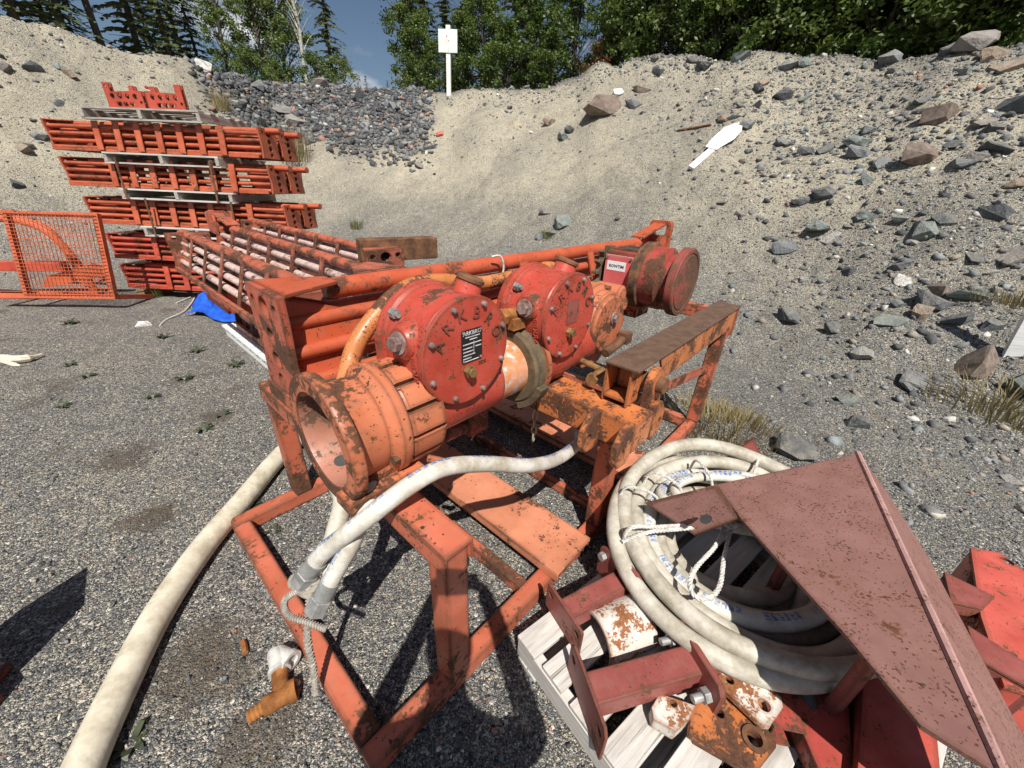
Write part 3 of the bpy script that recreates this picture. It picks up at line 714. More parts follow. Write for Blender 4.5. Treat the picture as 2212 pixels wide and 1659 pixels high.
# ------------------------------------------------------------------ the stand's own frame: u along it, v across, z up
OA = R(48.8); OO = Vector((-0.36, 0.53, 0))
FR = Matrix(((math.cos(OA), -math.sin(OA), 0, OO.x), (math.sin(OA), math.cos(OA), 0, OO.y), (0, 0, 1, 0), (0, 0, 0, 1)))
FRI = FR.inverted()
def L(x, y, z=None, u=None, v=None):          # pixel -> stand coordinates on a plane u, v or z
    c = FRI @ Vector((0, 0, CAMH)); dd = FRI.to_3x3() @ ray(x, y)
    i, t = (0, u) if u is not None else (1, v) if v is not None else (2, z)
    return c+dd*((t-c[i])/dd[i])
U, V, Z = Vector((1, 0, 0)), Vector((0, 1, 0)), Vector((0, 0, 1))

# --- steel stand
st = Thing('steel_stand', 'rusty coral-painted tubular steel stand carrying the red drive unit and lattice beam', 'stand', FR, (1.32, .65, 0))
for v in (0, 1.29): st.part('base_rail', MB().box((-.0375, v-.0375, .002), (2.69, v+.0375, .077)), 'coral', bevel=.010)
for u in (0, 2.65): st.part('base_rail', MB().box((u-.0375, .038, .002), (u+.0375, 1.252, .077)), 'coral', bevel=.010)
st.part('cross_rail', MB().box((.70, .038, .004), (.75, 1.252, .064)), 'coral', bevel=.006)
st.part('cross_rail', MB().box((1.35, .038, .004), (1.40, 1.252, .054)), 'coral', bevel=.006)
for (u, v, z, ul) in ((.30, 0, .70, 0), (.30, 1.29, .70, 0), (1.25, 0, .60, 0), (1.27, 1.29, .70, 0), (2.66, 0, .936, .08), (2.66, 1.29, .80, 0)):
    mb = MB().box((-.042, -.042, .077), (.042, .042, z))
    mb.v = [(u+x+ul*zz/z, v+y, zz) for x, y, zz in mb.v]
    st.part('post', mb, 'coral', bevel=.008)
c = MB()   # portal beam: open channel, mouth down
c.box((.250, -.055, .717), (.350, 1.34, .730)).box((.250, -.055, .65), (.258, 1.34, .7165)).box((.342, -.055, .65), (.350, 1.34, .7165))
st.part('cross_beam', c, 'coral', bevel=.003)
for u0_, u1_ in ((.82, 1.09), (1.62, 1.92)):
    c = MB().box((u0_, -.07, .122), (u1_, 1.33, .132)).box((u0_, -.07, .080), (u0_+.010, 1.33, .1215)).box((u1_-.010, -.07, .080), (u1_, 1.33, .1215))
    st.part('channel', c, 'coral_clean', bevel=.004)
arm = st.part('cross_beam', MB().box((1.18, -.13, .602), (1.36, .50, .75)), 'orange', bevel=.012, label='heavily rusted orange box beam')
def lug(u0_, u1_, v0, rise=0.0):
    pts = [(u0_, .60), (u0_+.03*(1 if u1_ > u0_ else -1), .575+rise), (u1_-.03*(1 if u1_ > u0_ else -1), .585+rise), (u1_, .62+rise), (u1_, .70+rise), (u1_-.05*(1 if u1_ > u0_ else -1), .765+rise), (u0_, .765)]
    if u1_ < u0_: pts = pts[::-1]
    hc = ((u0_*.35+u1_*.65), .65+rise)
    return MB().plate(pts, [circ(*hc, .022)], (0, v0, 0), U, Z, .034)
for a_, b_, v_ in ((1.179, 1.05, -.095), (1.179, 1.05, .06), (1.361, 1.50, -.095), (1.361, 1.50, .06)):
    mb = lug(a_, b_, v_); st.part('lug', mb, 'orange', parent=None, bevel=.006)
st.part('cross_beam', MB().box((1.23, .505, .62), (1.33, 1.33, .72)), 'coral', bevel=.006)
st.part('cross_beam', MB().box((2.70, .02, .83), (2.79, 1.33, .915)), 'coral', bevel=.006)
# hinged side arm on top: rusty flange, orange web
dz = 0.0
def sl(mb, u_ref=1.12): mb.v = [(x, y, z+(x-u_ref)*dz) for x, y, z in mb.v]; return mb
st.part('top_flange', sl(MB().box((1.26, -.065, .938), (2.80, .092, .950))), 'rust_brown', bevel=.003)
mbw = MB().plate([(1.60, .80), (2.74, .80), (2.74, .9365), (1.50, .9365)], [], (0, -.045, 0), U, Z, .010)
st.part('web_plate', sl(mbw), 'orange', bevel=.002)
st.part('web_plate', sl(MB().box((1.41, .075, .80), (2.74, .085, .9365))), 'orange', bevel=.002)
st.part('end_plate', MB().box((2.775, -.06, .74), (2.79, .09, .936)), 'coral', bevel=.003)
st.part('bolt', MB().cyl((2.80, -.03, .90), (2.87, -.03, .91), .022, n=12), 'galv')
hb = MB()
hb.box((1.275, -.03, .755), (1.40, -.020, .936)).box((1.275, .085, .755), (1.40, .095, .936)).box((1.275, -.0195, .775), (1.40, .0845, .787)).box((1.39, -.0195, .7875), (1.40, .0845, .936))
st.part('hinge_box', hb, 'orange', bevel=.003)
hp = [(1.43+.07*math.cos(R(a)), .845+.075*math.sin(R(a))) for a in range(-10, 191, 20)]+[(1.362, .70), (1.50, .70)]
st.part('hinge_lug', MB().plate(hp, [], (0, -.055, 0), U, Z, .04), 'orange', bevel=.006)
st.part('hinge_pin', MB().cyl((1.43, -.13, .845), (1.43, .09, .845), .038, n=20), 'rust', bevel=.004)
st.part('brace', MB().bar((2.70, .0, .50), (1.36, .03, .70), .012, .06), 'coral')

for u_ in (.30, 1.28): st.part('packer', MB().box((u_-.04, .82, .7315 if u_ < 1 else .7215), (u_+.04, 1.2, .7995)), 'coral', bevel=.004)
# --- hanging chain under the box beam
ch = Thing('chain', 'short pale chain dangling below the orange box beam', 'chain', FR, (.93, .52, .75))
p = L(1152, 950, z=.31); x0_, y0_ = p.x, p.y
for k in range(9):
    zc = .33+k*.048; r_ = .011
    pts = [Vector((math.cos(t)*.014, 0, math.sin(t)*.03)) for t in [i*math.pi/5 for i in range(10)]]
    q = Matrix.Rotation(R(90*(k % 2)+20), 4, 'Z')
    mb = MB().tube([q @ t+Vector((x0_, y0_, zc)) for t in pts], .0055, 6, 2, True); ch.part('link', mb, 'chain')

# --- drive unit
du = Thing('drive_unit', 'red twin-gearbox drive unit with ARKBRO covers and open orange flanged pipe', 'gearbox', FR, (.95, .55, .78))
tv, tz = .42, .905
prof = [(.17, .0), (.17, .145), (.02, .150), (0, .155), (0, .202), (.01, .206), (.030, .206), (.036, .168), (.055, .162), (.135, .160), (.155, .182), (.165, .190), (.195, .190), (.20, .185), (.20, 0)]
fp = du.part('flanged_pipe', MB().lathe(prof, (.172, tv, tz), U, 48), 'orange_cast', angle=30)
du.part('flange_rim', MB().lathe([(0, .1535), (-.003, .156), (-.003, .203), (.004, .2085), (.030, .2085), (.034, .2065)], (.172, tv, tz), U, 48), paint('rusty_flange_paint', (.46, .13, .055), rust=1.02, scale=9, edge=0.6), parent=fp, angle=40)
du.part('bore', MB().lathe([(.168, 0.0), (.168, .1445), (.015, .1495), (.001, .1535)], (.172, tv, tz), U, 40), paint('rusted_bore_paint', (.36, .15, .10), rust=0.95, scale=8, edge=0.0, rustcol=((.07, .04, .028), (.17, .09, .055))), parent=fp)
for k in range(3):
    a_ = R(200+k*60); du.part('set_screw', MB().hexa((.325, tv+.172*math.cos(a_), tz+.172*math.sin(a_)), U, .016, -.02), 'rust', parent=fp)
du.part('port', MB().cyl((.235, tv+.05, tz-.139), (.235, tv+.049, tz-.136), .022, n=16), 'rubber_and_hole_shade', parent=fp)  # dark disc stands for the shade inside the port, nothing is cut
# foot bar under the flange
ft = MB(); ft.box((.150, tv-.175, .733), (.415, tv-.085, .772)); ft.plate([(.20, .7725), (.40, .7725), (.36, .84), (.24, .80)], [], (0, tv-.10, 0), U, Z, .03); ft.box((.26, tv-.08, .7315), (.40, tv+.06, .765))
du.part('foot', ft, 'orange_cast', bevel=.004)
cl = du.part('collar', MB().lathe([(0, .1), (0, .166), (.135, .166), (.135, .1)], (.373, tv, tz), U, 40), 'rust')
for k in range(13):
    a0 = k*2*math.pi/13; mb = MB().lathe([(0, .1655), (0, .181), (.008, .185), (.118, .185), (.13, .179), (.13, .1655)], (.375, tv, tz), U, 5, True, (a0, a0+2*math.pi/13*.80))
    du.part('rib', mb, 'orange_cast', parent=cl, angle=25)
du.part('hook', MB().tube([(.44, tv-.15, tz-.13), (.47, tv-.185, tz-.14), (.50, tv-.18, tz-.17), (.49, tv-.16, tz-.2)], .014, 8, 4), 'orange_cast')
zc_ = 1.115
K = .885
def gearbox(uc, lettering, idx):
    vf = .26
    h = du.part('housing', MB().lathe([(0, .0), (0, .176), (.010, .182), (.03, .182), (.15, .178), (.185, .182), (.195, .194), (.225, .196), (.235, .18), (.27, .17), (.27, 0)], (uc, vf+.013, zc_), V, 48), 'red', angle=28)
    # lower trunk between drum and shaft tube
    tr = MB().plate([(uc-.18, .83), (uc+.18, .83), (uc+.15, 1.10), (uc-.15, 1.10)], [], (0, .50, 0), U, Z, .20)
    du.part('trunk', tr, 'red', parent=h, bevel=.02)
    du.part('boss', MB().lathe([(0, .070), (.03, .060), (.050, .048), (.055, .044), (.055, 0)], (uc-.145, vf+.10, zc_+.05), (-1, -.12, .1), 24), 'red', parent=h)
    bb = MB().cyl((uc-.198, vf+.094, zc_+.054), (uc-.205, vf+.093, zc_+.055), .036, n=24); bb.hexa((uc-.2055, vf+.093, zc_+.055), (-1, -.12, .1), .025, .020)
    du.part('hex_plug', bb, 'bolt', parent=h, bevel=.002)
    du.part('ear', MB().box((uc-.205, vf+.20, zc_-.10), (uc-.15, vf+.235, zc_+.06)), 'red', parent=h, bevel=.012)
    eb = MB().hexa((uc-.150, vf+.193, zc_+.118), (0, -1, 0), .017, .024); eb.cyl((uc-.150, vf+.168, zc_+.118), (uc-.150, vf+.155, zc_+.118), .010, n=10)
    du.part('bolt', eb, 'galv', parent=h)
    nk = MB().lathe([(0, .058), (.05, .050), (.07, .046), (.07, 0)], (uc+.10, vf+.14, zc_+.128), (.35, -.15, 1), 24)
    du.part('filler_neck', nk, 'red', parent=h)
    o_ = Vector((uc+.10, vf+.14, zc_+.128)); ax_ = Vector((.35, -.15, 1)).normalized()
    du.part('filler_cap', MB().lathe([(.0705, .0), (.0705, .052), (.082, .052), (.088, .044), (.088, 0)], o_, ax_, 20), 'rust', parent=h)
    # cast letters on the drum rim
    lm = text_mb('ARKBRO', .036, (uc-.1815, vf+.05, zc_-.02), (0, .12, 1), (0, -1, .12), .002)
    lm = text_mb('590', .026, (uc-.172, vf+.09, zc_-.065), (0, -1, .1), (0, .1, 1), .004, mb=lm)
    du.part('cast_lettering', lm, 'red', parent=h, smooth=False)
    cv = du.part('cover', MB().lathe([(0, 0), (0, .182), (.003, .186), (.012, .186), (.012, .0)], (uc, vf, zc_), V, 56), 'red', angle=28)
    for k in range(8):
        a_ = R(22+45*k); b_ = MB(); c_ = (uc+.164*math.cos(a_), vf-.0005, zc_+.164*math.sin(a_))
        b_.lathe([(0, .0105), (.003, .0112), (.003, .0088), (.012, .008), (.0135, 0)], c_, (0, -1, 0), 10)
        du.part('bolt', b_, 'bolt', parent=cv, angle=50)
    pl = MB().hexa((uc-.005, vf-.0005, zc_-.066), (0, -1, 0), .023, .018); pl.cyl((uc-.005, vf-.0185, zc_-.066), (uc-.005, vf-.030, zc_-.066), .017, n=12)
    du.part('oil_plug', pl, 'brass', parent=cv, bevel=.002)
    lm = MB()
    for i_, chh in enumerate('ARKBRO'):
        a_ = R(158-i_*27.5); rr_ = .130
        ex = Vector((math.sin(a_), 0, -math.cos(a_))); ey = Vector((math.cos(a_), 0, math.sin(a_)))
        text_mb(chh, .056, (uc+rr_*math.cos(a_), vf-.001, zc_+rr_*math.sin(a_)), ex, ey, .0035, mb=lm)
    du.part('lettering', lm, 'darkred', parent=cv, smooth=False)
    sm = text_mb('OIL', .018, (uc-.075, vf-.001, zc_-.066), U, Z, .0012); text_mb('SIDE', .018, (uc+.06, vf-.001, zc_-.052), U, Z, .0012, mb=sm)
    if idx == 0:
        du.part('stamped_text', sm, 'rust', parent=cv, smooth=False)
        np_ = du.part('nameplate', MB().plate(rrect(-.045, -.056, .045, .056, .007), [], (uc+.012, vf-.0012, zc_+.022), U, Z, .0025), 'black', parent=cv)
        np_.data.flip_normals() if False else None
        pr = text_mb('ARKBRO', .020, (uc+.012, vf-.0040, zc_+.066), U, Z, .0003)
        pb = (uc+.012, vf-.0040, zc_+.022)
        for zz, (a0, a1) in ((.031, (-.03, .034)), (.022, (-.012, .022)), (.008, (-.04, .040)), (-.006, (-.04, .0)), (-.006, (.014, .04)), (-.018, (-.04, .006)), (-.030, (-.04, .012)), (-.041, (-.04, -.004)), (-.051, (-.038, .03))):
            pr.box((pb[0]+a0, vf-.0042, pb[2]+zz-.0016), (pb[0]+a1, vf-.0039, pb[2]+zz+.0016))
        pr.box((pb[0]+.006, vf-.0042, pb[2]-.03), (pb[0]+.0075, vf-.0039, pb[2]+.014))
        du.part('plate_print', pr, 'white_print', parent=np_, smooth=False)
        rv = MB()
        for sx in (-1, 1):
            for szz in (-1, 1): rv.cyl((pb[0]+sx*.038, vf-.0037, pb[2]+szz*.049), (pb[0]+sx*.038, vf-.0055, pb[2]+szz*.049), .0045, n=8)
        du.part('rivets', rv, 'galv', parent=np_)
    else:
        du.part('bare_patch', MB().plate(rrect(-.042, -.052, .042, .052, .004), [], (uc+.01, vf-.0012, zc_+.022), U, Z, .001), 'bracket', parent=cv)
gearbox(.622, True, 0); gearbox(1.208, True, 1)
du.part('shaft_tube', MB().lathe([(0, 0), (0, .137), (.32, .137), (.32, 0)], (.51, tv, tz), U, 40), 'red')
du.part('shaft_tube', MB().lathe([(0, 0), (0, .122), (.17, .122), (.17, 0)], (.832, tv-.01, tz), U, 40), paint('orange_scraped_paint', (.60, .21, .07), rust=0.70, scale=5, edge=0.4, rustcol=((.30, .30, .29), (.55, .54, .50)), speck=0.2))
du.part('clamp_ring', MB().lathe([(0, .12), (0, .160), (.010, .170), (.026, .166), (.036, .152), (.050, .166), (.064, .170), (.074, .158), (.074, .12)], (.975, tv-.01, tz), U, 44), 'olive_rust')
du.part('ring_flange', MB().lathe([(0, .0), (0, .174), (.024, .174), (.024, 0)], (1.051, tv-.01, tz), U, 44), 'orange_cast')
for k in range(8):
    a_ = R(45*k+10); du.part('bolt_hole', MB().cyl((1.0755, tv-.01+.16*math.cos(a_), tz+.16*math.sin(a_)), (1.0765, tv-.01+.16*math.cos(a_), tz+.16*math.sin(a_)), .009, n=10), 'rubber_and_hole_shade')  # uncut holes: dark discs painted as the shade within
cb_ = MB().lathe([(0, .1705), (0, .20), (.06, .20), (.06, .1705)], (.98, tv-.01, tz), U, 6, True, (R(150), R(205)))
du.part('clamp_block', cb_, 'olive_rust', bevel=.004)
cbo = MB().box((.955, tv-.06, tz+.175), (1.045, tv+.05, tz+.225)); cbo.cyl((.93, tv-.02, tz+.235), (1.07, tv-.02, tz+.235), .026, n=14); cbo.hexa((.91, tv-.02, tz+.235), U, .036, .03); cbo.hexa((1.055, tv-.02, tz+.235), U, .036, .035)
du.part('clamp_bolt', cbo, 'rust_orange', bevel=.003)
du.part('shaft_tube', MB().lathe([(0, 0), (0, .137), (.46, .137), (.46, 0)], (1.076, tv, tz), U, 40), 'red')
# orange end gearbox
GU, GV, GZ = 1.615, .30, .985
eg = du.part('end_housing', MB().lathe([(0, 0), (0, .160), (.01, .168), (.05, .168), (.07, .195), (.22, .195), (.24, .15), (.24, 0)], (GU, GV, GZ), V, 44), 'orange_cast', angle=28)
ec = du.part('end_cover', MB().lathe([(0, 0), (0, .140), (.012, .155), (.02, .155), (.02, 0)], (GU, GV-.021, GZ), V, 44), 'orange_cast', parent=eg, angle=28)
hx = MB().cyl((GU+.03, GV-.0215, GZ+.03), (GU+.03, GV-.029, GZ+.03), .034, n=20); hx.hexa((GU+.03, GV-.0295, GZ+.03), (0, -1, 0), .023, .016)
du.part('hex_plug', hx, 'bolt', parent=eg, bevel=.002)
for k in range(6):
    a_ = R(60*k+15); du.part('bolt', MB().hexa((GU+.178*math.cos(a_), GV+.064, GZ+.178*math.sin(a_)), (0, -1, 0), .015, .03), 'rust', parent=eg)
for (cu, cz, r_, l_) in ((.18, .12, .05, .16), (.225, .06, .042, .2), (.20, -.04, .055, .16), (.21, -.12, .042, .12)):
    du.part('lobe', MB().lathe([(0, 0), (.0, r_*.7), (.012, r_), (l_, r_), (l_, 0)], (GU+cu, GV+.02, GZ+cz), V, 20), 'orange_cast', parent=eg)
du.part('lower_case', MB().plate([(GU-.20, .80), (GU-.13, .752), (GU+.03, .752), (GU+.10, .80), (GU+.10, .93), (GU-.18, .93)], [], (0, GV+.22, 0), U, Z, .19), 'orange_cast', parent=eg, bevel=.012)
gr = MB().cyl((GU-.08, GV-.06, .86), (GU+.10, GV-.06, .89), .024, n=12); gr.box((GU+.09, GV-.09, .87), (GU+.15, GV-.03, .93)); gr.cyl((GU, GV-.05, .87), (GU, GV+.02, .87), .018, n=10)
du.part('valve', gr, 'rust', bevel=.003)
gl = MB().cyl((1.33, .17, .82), (1.40, .17, .83), .022, n=12); gl.hexa((1.30, .17, .815), U, .030, .03); gl.cyl((1.40, .17, .83), (1.42, .35, .84), .016, n=10)
du.part('fitting', gl, 'brass')
un = MB().box((.78, .44, .60), (.90, .54, .77)); un.cyl((.66, .48, .66), (.79, .48, .65), .035, n=14)
du.part('underside_bracket', un, 'darkred', bevel=.01)
du.part('mount_foot', MB().box((1.20, .36, .7515), (1.36, .48, .785)), 'red', bevel=.006)
du.part('mount_foot', MB().box((.26, tv+.062, .7315), (.34, tv+.12, .79)), 'orange_cast', bevel=.006)

# --- bent rusty pipe over the gearboxes
bp = [Vector((.30, .50, 1.0))]+[L(x, y, v=vv) for x, y, vv in ((757, 780, .56), (775, 735, .57), (810, 685, .58), (855, 638, .59), (900, 615, .60), (960, 608, .61), (1040, 612, .62), (1130, 592, .62), (1182, 578, .62))]+[Vector((1.60, .64, 1.20)), Vector((1.72, .60, 1.06))]
solo('bent_pipe', MB().tube(bp, .031, 16, 8), paint('orange_pipe_paint', (.48, .165, .045), rust=0.62, scale=16, edge=0.2, speck=1.0), 'bent rusty orange pipe arching over the red gearbox from the ribbed collar', 'pipe', frame=FR, base=tuple(bp[0]))

# --- chain-wheel motor at the stand's far end
mo = Thing('sprocket_motor', 'dark red drum motor with toothed sprocket and white maker label', 'motor', FR, (2.36, .45, .92))
mu, mz = 2.36, 1.115
mo.part('end_cap', MB().lathe([(0, 0), (0, .165), (.004, .168), (.004, .175), (0, .178), (0, .200), (.008, .207), (.05, .207), (.055, .19), (.055, 0)], (mu, .190, mz), V, 48), 'cap_rust', angle=28)
mo.part('drum', MB().lathe([(0, 0), (0, .165), (.05, .165), (.07, .192), (.1745, .192), (.1745, 0)], (mu, .2455, mz), V, 44), 'darkred', angle=28)
fl = mo.part('bolt_flange', MB().lathe([(0, 0), (0, .205), (.006, .214), (.055, .214), (.06, .20), (.06, 0)], (mu, .421, mz), V, 48), 'rust')
for k in range(12):
    a_ = R(30*k+8); mo.part('bolt_hole', MB().cyl((mu+.213*math.cos(a_), .45, mz+.213*math.sin(a_)), (mu+.2155*math.cos(a_), .45, mz+.2155*math.sin(a_)), .013, n=12), 'rubber_and_hole_shade', parent=fl)  # hole shade painted as dark discs on the flange rim
bx = mo.part('gear_case', MB().box((mu-.14, .483, mz-.15), (mu+.14, .69, mz+.15)), 'darkred', bevel=.012)
lp = mo.part('cover_plate', MB().box((mu-.150, .492, mz-.125), (mu-.141, .685, mz+.125)), paint('pinkish_red_paint', (.60, .10, .10), rust=0.25, scale=12, edge=1.0, rustcol=((.30, .22, .2), (.5, .36, .33))), parent=bx, bevel=.003)
mo.part('sticker', MB().box((mu-.1512, .535, mz+.03), (mu-.1503, .668, mz+.088)), 'label', parent=lp)
mo.part('sticker_print', text_mb('ROWTIM', .026, (mu-.1516, .60, mz+.056), (0, -1, 0), Z, .0002, bold=.0008), 'black_print', parent=lp, smooth=False)
tp = MB().box((mu-.09, .50, mz+.151), (mu+.12, .515, mz+.162)); tp.box((mu-.09, .66, mz+.151), (mu+.12, .675, mz+.162)); tp.box((mu-.09, .5155, mz+.151), (mu-.075, .6595, mz+.162)); tp.box((mu+.105, .5155, mz+.151), (mu+.12, .6595, mz+.162))
mo.part('top_frame', tp, 'rust', parent=bx)
mo.part('top_recess', MB().box((mu-.074, .516, mz+.1505), (mu+.104, .659, mz+.152)), 'rubber_and_hole_shade', parent=bx)  # dark sheet gives the recess its shade by colour
for yy in (.505, .672):
    for zz in (-.11, .11): mo.part('screw', MB().hexa((mu-.1505, yy, mz+zz), (-1, 0, 0), .010, .006), 'bolt', parent=lp)
teeth = []
for k in range(13):
    a0 = 2*math.pi*k/13
    for f_, r_ in ((0, .118), (.25, .122), (.38, .165), (.62, .165), (.75, .122)): teeth.append((r_*math.cos(a0+f_*2*math.pi/13), r_*math.sin(a0+f_*2*math.pi/13)))
spk = MB().plate(teeth, [], (mu-.02, .76, mz), U, Z, .04)
mo.part('sprocket', spk, 'olive_rust', bevel=.004)
mo.part('shaft', MB().cyl((mu-.02, .6905, mz), (mu-.02, .79, mz), .05), 'rust')
mo.part('mount', MB().box((mu-.12, .40, .918), (mu+.27, .68, .938)).box((mu-.06, .45, .84), (mu+.14, .62, .917)), 'orange', bevel=.006)

# ------------------------------------------------------------------ lattice beams
def make_beam(label, mtube, mtop, mplate, group, name='lattice_boom', Lb=3.45, bracket=True, nstrap=6, bolts=True, mstrap=None, mend=None, boxy=False, narrow=False):
    sw_ = .026 if mstrap else .038; mstrap = mstrap or mplate; mend = mend or mplate
    """triangular lattice beam along +x: one top tube, three tubes down each flank, straps, end plate, loop bracket"""
    t = Thing(name, label, 'boom section', Matrix(), (0, 0, 0), group)
    t.part('top_tube', MB().cyl((.24, 0, .395), (Lb-.52, 0, .395), .044, n=18), mtop)
    rows = ((.125, .345), (.132, .245), (.139, .145), (.146, .050)) if boxy else ((.045, .300), (.070, .195), (.095, .090)) if narrow else ((.062, .300), (.100, .190), (.135, .075)); tiltk = .10 if boxy else .24 if narrow else .36
    for sgn in (-1, 1):
        for yy, zz in rows:
            t.part('side_tube', MB().cyl((.03, sgn*yy, zz), (Lb-.25, sgn*yy, zz), .029, n=14), mtube)
        for k in range(nstrap):
            xx = .66+k*(Lb-1.35)/(nstrap-1)
            mb = MB().plate([(-sw_, -.01), (sw_, -.01), (sw_, .40), (-sw_, .40)], [], (xx, sgn*(.145 if narrow else .200), .03), U, Vector((0, -sgn*tiltk, 1)), .008 if sgn < 0 else -.008)
            t.part('strap', mb, mstrap)
        t.part('foot_angle', MB().box((.03, sgn*.165-.016, .0), (Lb-.28, sgn*.165+.016, .045)), mplate, bevel=.003)
    # end plate with lightening holes
    pts = [(-.17, 0), (.17, 0), (.15, .16), (.17, .34), (.17, .43), (-.17, .43), (-.17, .34), (-.15, .16)]
    holes = [circ(0, .36, .045), circ(-.11, .37, .022), circ(.11, .37, .022), circ(0, .245, .036), circ(0, .145, .036), circ(0, .055, .03)]
    ep = t.part('end_plate', MB().plate(pts, holes, (0, 0, 0), V, Z, .028), mend, bevel=.003)
    t.part('top_plate', MB().plate([(.0285, -.165), (.27, -.06), (.27, .06), (.0285, .165)], [], (0, 0, .422), U, V, .014), mplate, bevel=.003)
    for sgn in (-1, 1):
        t.part('gusset', MB().plate([(.0285, .0), (.22, .0), (.36, .30), (.0285, .415)], [], (0, sgn*.118, .0), U, Vector((0, -sgn*.18, 1)), .008), mplate)
    if bolts:
        for k in range(5): t.part('bolt', MB().lathe([(0, .02), (.012, .018), (.018, .0)], (.10+.105*k, -.1815, .022), (0, -1, 0), 10), 'rust_orange')
    if bracket:
        x0 = Lb-.55
        bk = t.part('bracket_plate', MB().plate([(0, -.062), (.46, -.062), (.46, .062), (0, .062)], [], (x0, 0, .440), Vector((1, 0, .22)), V, .014), mtop, bevel=.003)
        lp_ = MB().plate(rrect(-.105, .30, .105, .575, .035), [rrect(-.065, .44, .065, .545, .025), circ(0, .365, .028)], (Lb-.10, 0, 0), V, Z, .075)
        t.part('loop_bracket', lp_, mtop, bevel=.006)
        t.part('side_cheek', MB().box((Lb-.26, -.09, .30), (Lb-.101, -.075, .44)).box((Lb-.26, .075, .30), (Lb-.101, .09, .44)), mtop, bevel=.004)
        t.part('end_plate', MB().plate([(-.16, 0), (.16, 0), (.10, .30), (-.10, .30)], [circ(0, .10, .05), circ(0, .22, .03)], (Lb-.26, 0, 0), V, Z, .025), mplate, bevel=.003)
    else:
        t.part('top_tube_end', MB().cyl((Lb-.5195, 0, .395), (Lb-.05, 0, .395), .048, n=18), mtop)
        t.part('end_plate', MB().plate(pts, holes, (Lb-.25, 0, 0), V, Z, .025), mend, bevel=.003)
        for sgn in (-1, 1): t.part('gusset', MB().plate([(Lb-.2505, .0), (Lb-.44, .0), (Lb-.58, .30), (Lb-.2505, .415)][::-1], [], (0, sgn*.118, .0), U, Vector((0, -sgn*.18, 1)), .008), mplate)
    return t.o
def put(o, u, v, z, deg, sz=1.0):
    o.matrix_world = FR @ Matrix.Translation((u, v, z)) @ Matrix.Rotation(R(deg), 4, 'Z') @ Matrix.Diagonal((1, 1, sz, 1))
mb_ = make_beam('long orange lattice beam resting on the stand behind the gearboxes', 'boom', 'boom', 'boom', None, Lb=3.62, nstrap=4, mend='boom_rust')
put(mb_, .27, 1.02, .80, 0)
fb = MB().box((.22, .80, .80), (.62, .825, .90)); fb.box((.22, .826, .80), (.62, .85, .812))
solo('angle_bar', MB().box((.24, .790, .802), (1.9, .800, .905)).box((.24, .8005, .802), (1.9, .835, .810)), 'olive_rust', 'rusted brown angle bar lying along the foot of the long orange beam', 'steel bar', frame=FR, base=(.24, .80, .80))
# grey strap tied round the beam
solo('tie_cord', MB().tube([L(1062, 555, v=.955), L(1080, 553, v=.94), L(1088, 575, v=.935), L(1084, 600, v=.94)], .006, 6, 4), 'rope', 'thin white cord tied round the long orange beam', 'cord', frame=FR)

# worn beams lying side by side behind, at right angles, on a second layer
proto = make_beam('worn pink and orange lattice beam, middle one of three laid beside the blue tarp', 'pink_worn', 'boom_worn', 'boom_worn', 'worn beams beside the tarp', Lb=3.30, nstrap=5, mstrap='strap_rust', mend='strap_rust', narrow=True)
proto2 = make_beam('worn pink lattice beam', 'pink_worn', 'boom_worn', 'boom_worn', 'worn beams beside the tarp', Lb=3.10, nstrap=5, mstrap='strap_rust', mend='strap_rust', narrow=True, bracket=False)
put(proto, 1.04, 1.47, .80, 90, .80)
b2 = proto2; b2['label'] = 'worn pink lattice beam with rusted block, farthest of three from the blue tarp'; put(b2, 1.50, 2.2, .80, 90, .78)
b3 = copy_tree(proto2); b3['label'] = 'worn pink lattice beam with slotted rail, the one of three nearest the blue tarp'; put(b3, .64, 1.30, .80, 90, .74)
for k, (u_, v_, lb_) in enumerate(((.98, 1.32, 'lower worn lattice beam under the slotted one beside the tarp'), (1.34, 1.45, 'lower worn lattice beam under the middle of the three'), (1.68, 2.2, 'lower worn lattice beam under the one with the rusted block'))):
    b_ = copy_tree(proto2); b_['label'] = lb_; put(b_, u_, v_, .16, 90, 1.3)
solo('rusted_block', MB().box((-.30, -.065, 0), (.34, .065, .17)), 'rust', 'heavy brown rusted steel block lying across the worn beams', 'steel block', frame=Matrix.Translation(G(858, 560, 1.03)) @ Matrix.Rotation(R(34), 4, 'Z'), bevel=.008)
o = bpy.data.objects[-1] if False else None
sr = Thing('slotted_rail', 'dark rusted slotted rail leaning along the nearest worn beam', 'steel rail', FR, (.42, 1.7, .84))
ra, rb_ = L(433, 545, z=.88), L(560, 622, z=.80)
sr.part('rail', MB().bar(ra, rb_, .085, .03), 'rust', bevel=.004)
for k in range(40):
    q = ra.lerp(rb_, (k+.7)/41); d = (rb_-ra).normalized()
    sr.part('slot_bar', MB().bar(q-V.cross(d)*0-Vector((.024, .0, -.0195)), q+Vector((.024, 0, .0195)), .012, .008), 'rust_brown')
# rack and box ends beside the tarp
rb = Thing('box_bracket', 'red and rusted open box bracket hanging over the blue tarp', 'bracket', FR, (.75, 3.6, .54))
c = MB().box((.60, 3.30, .54), (.62, 3.95, .72)).box((.621, 3.30, .54), (.90, 3.32, .72)).box((.621, 3.93, .54), (.90, 3.95, .72)).box((.621, 3.321, .54), (.90, 3.929, .56)).box((.621, 3.6, .5605), (.90, 3.62, .70))
rb.part('box', c, 'stack_red', bevel=.006)
rb.part('lip', MB().box((.585, 3.28, .721), (.66, 3.97, .742)), 'rust', bevel=.004)
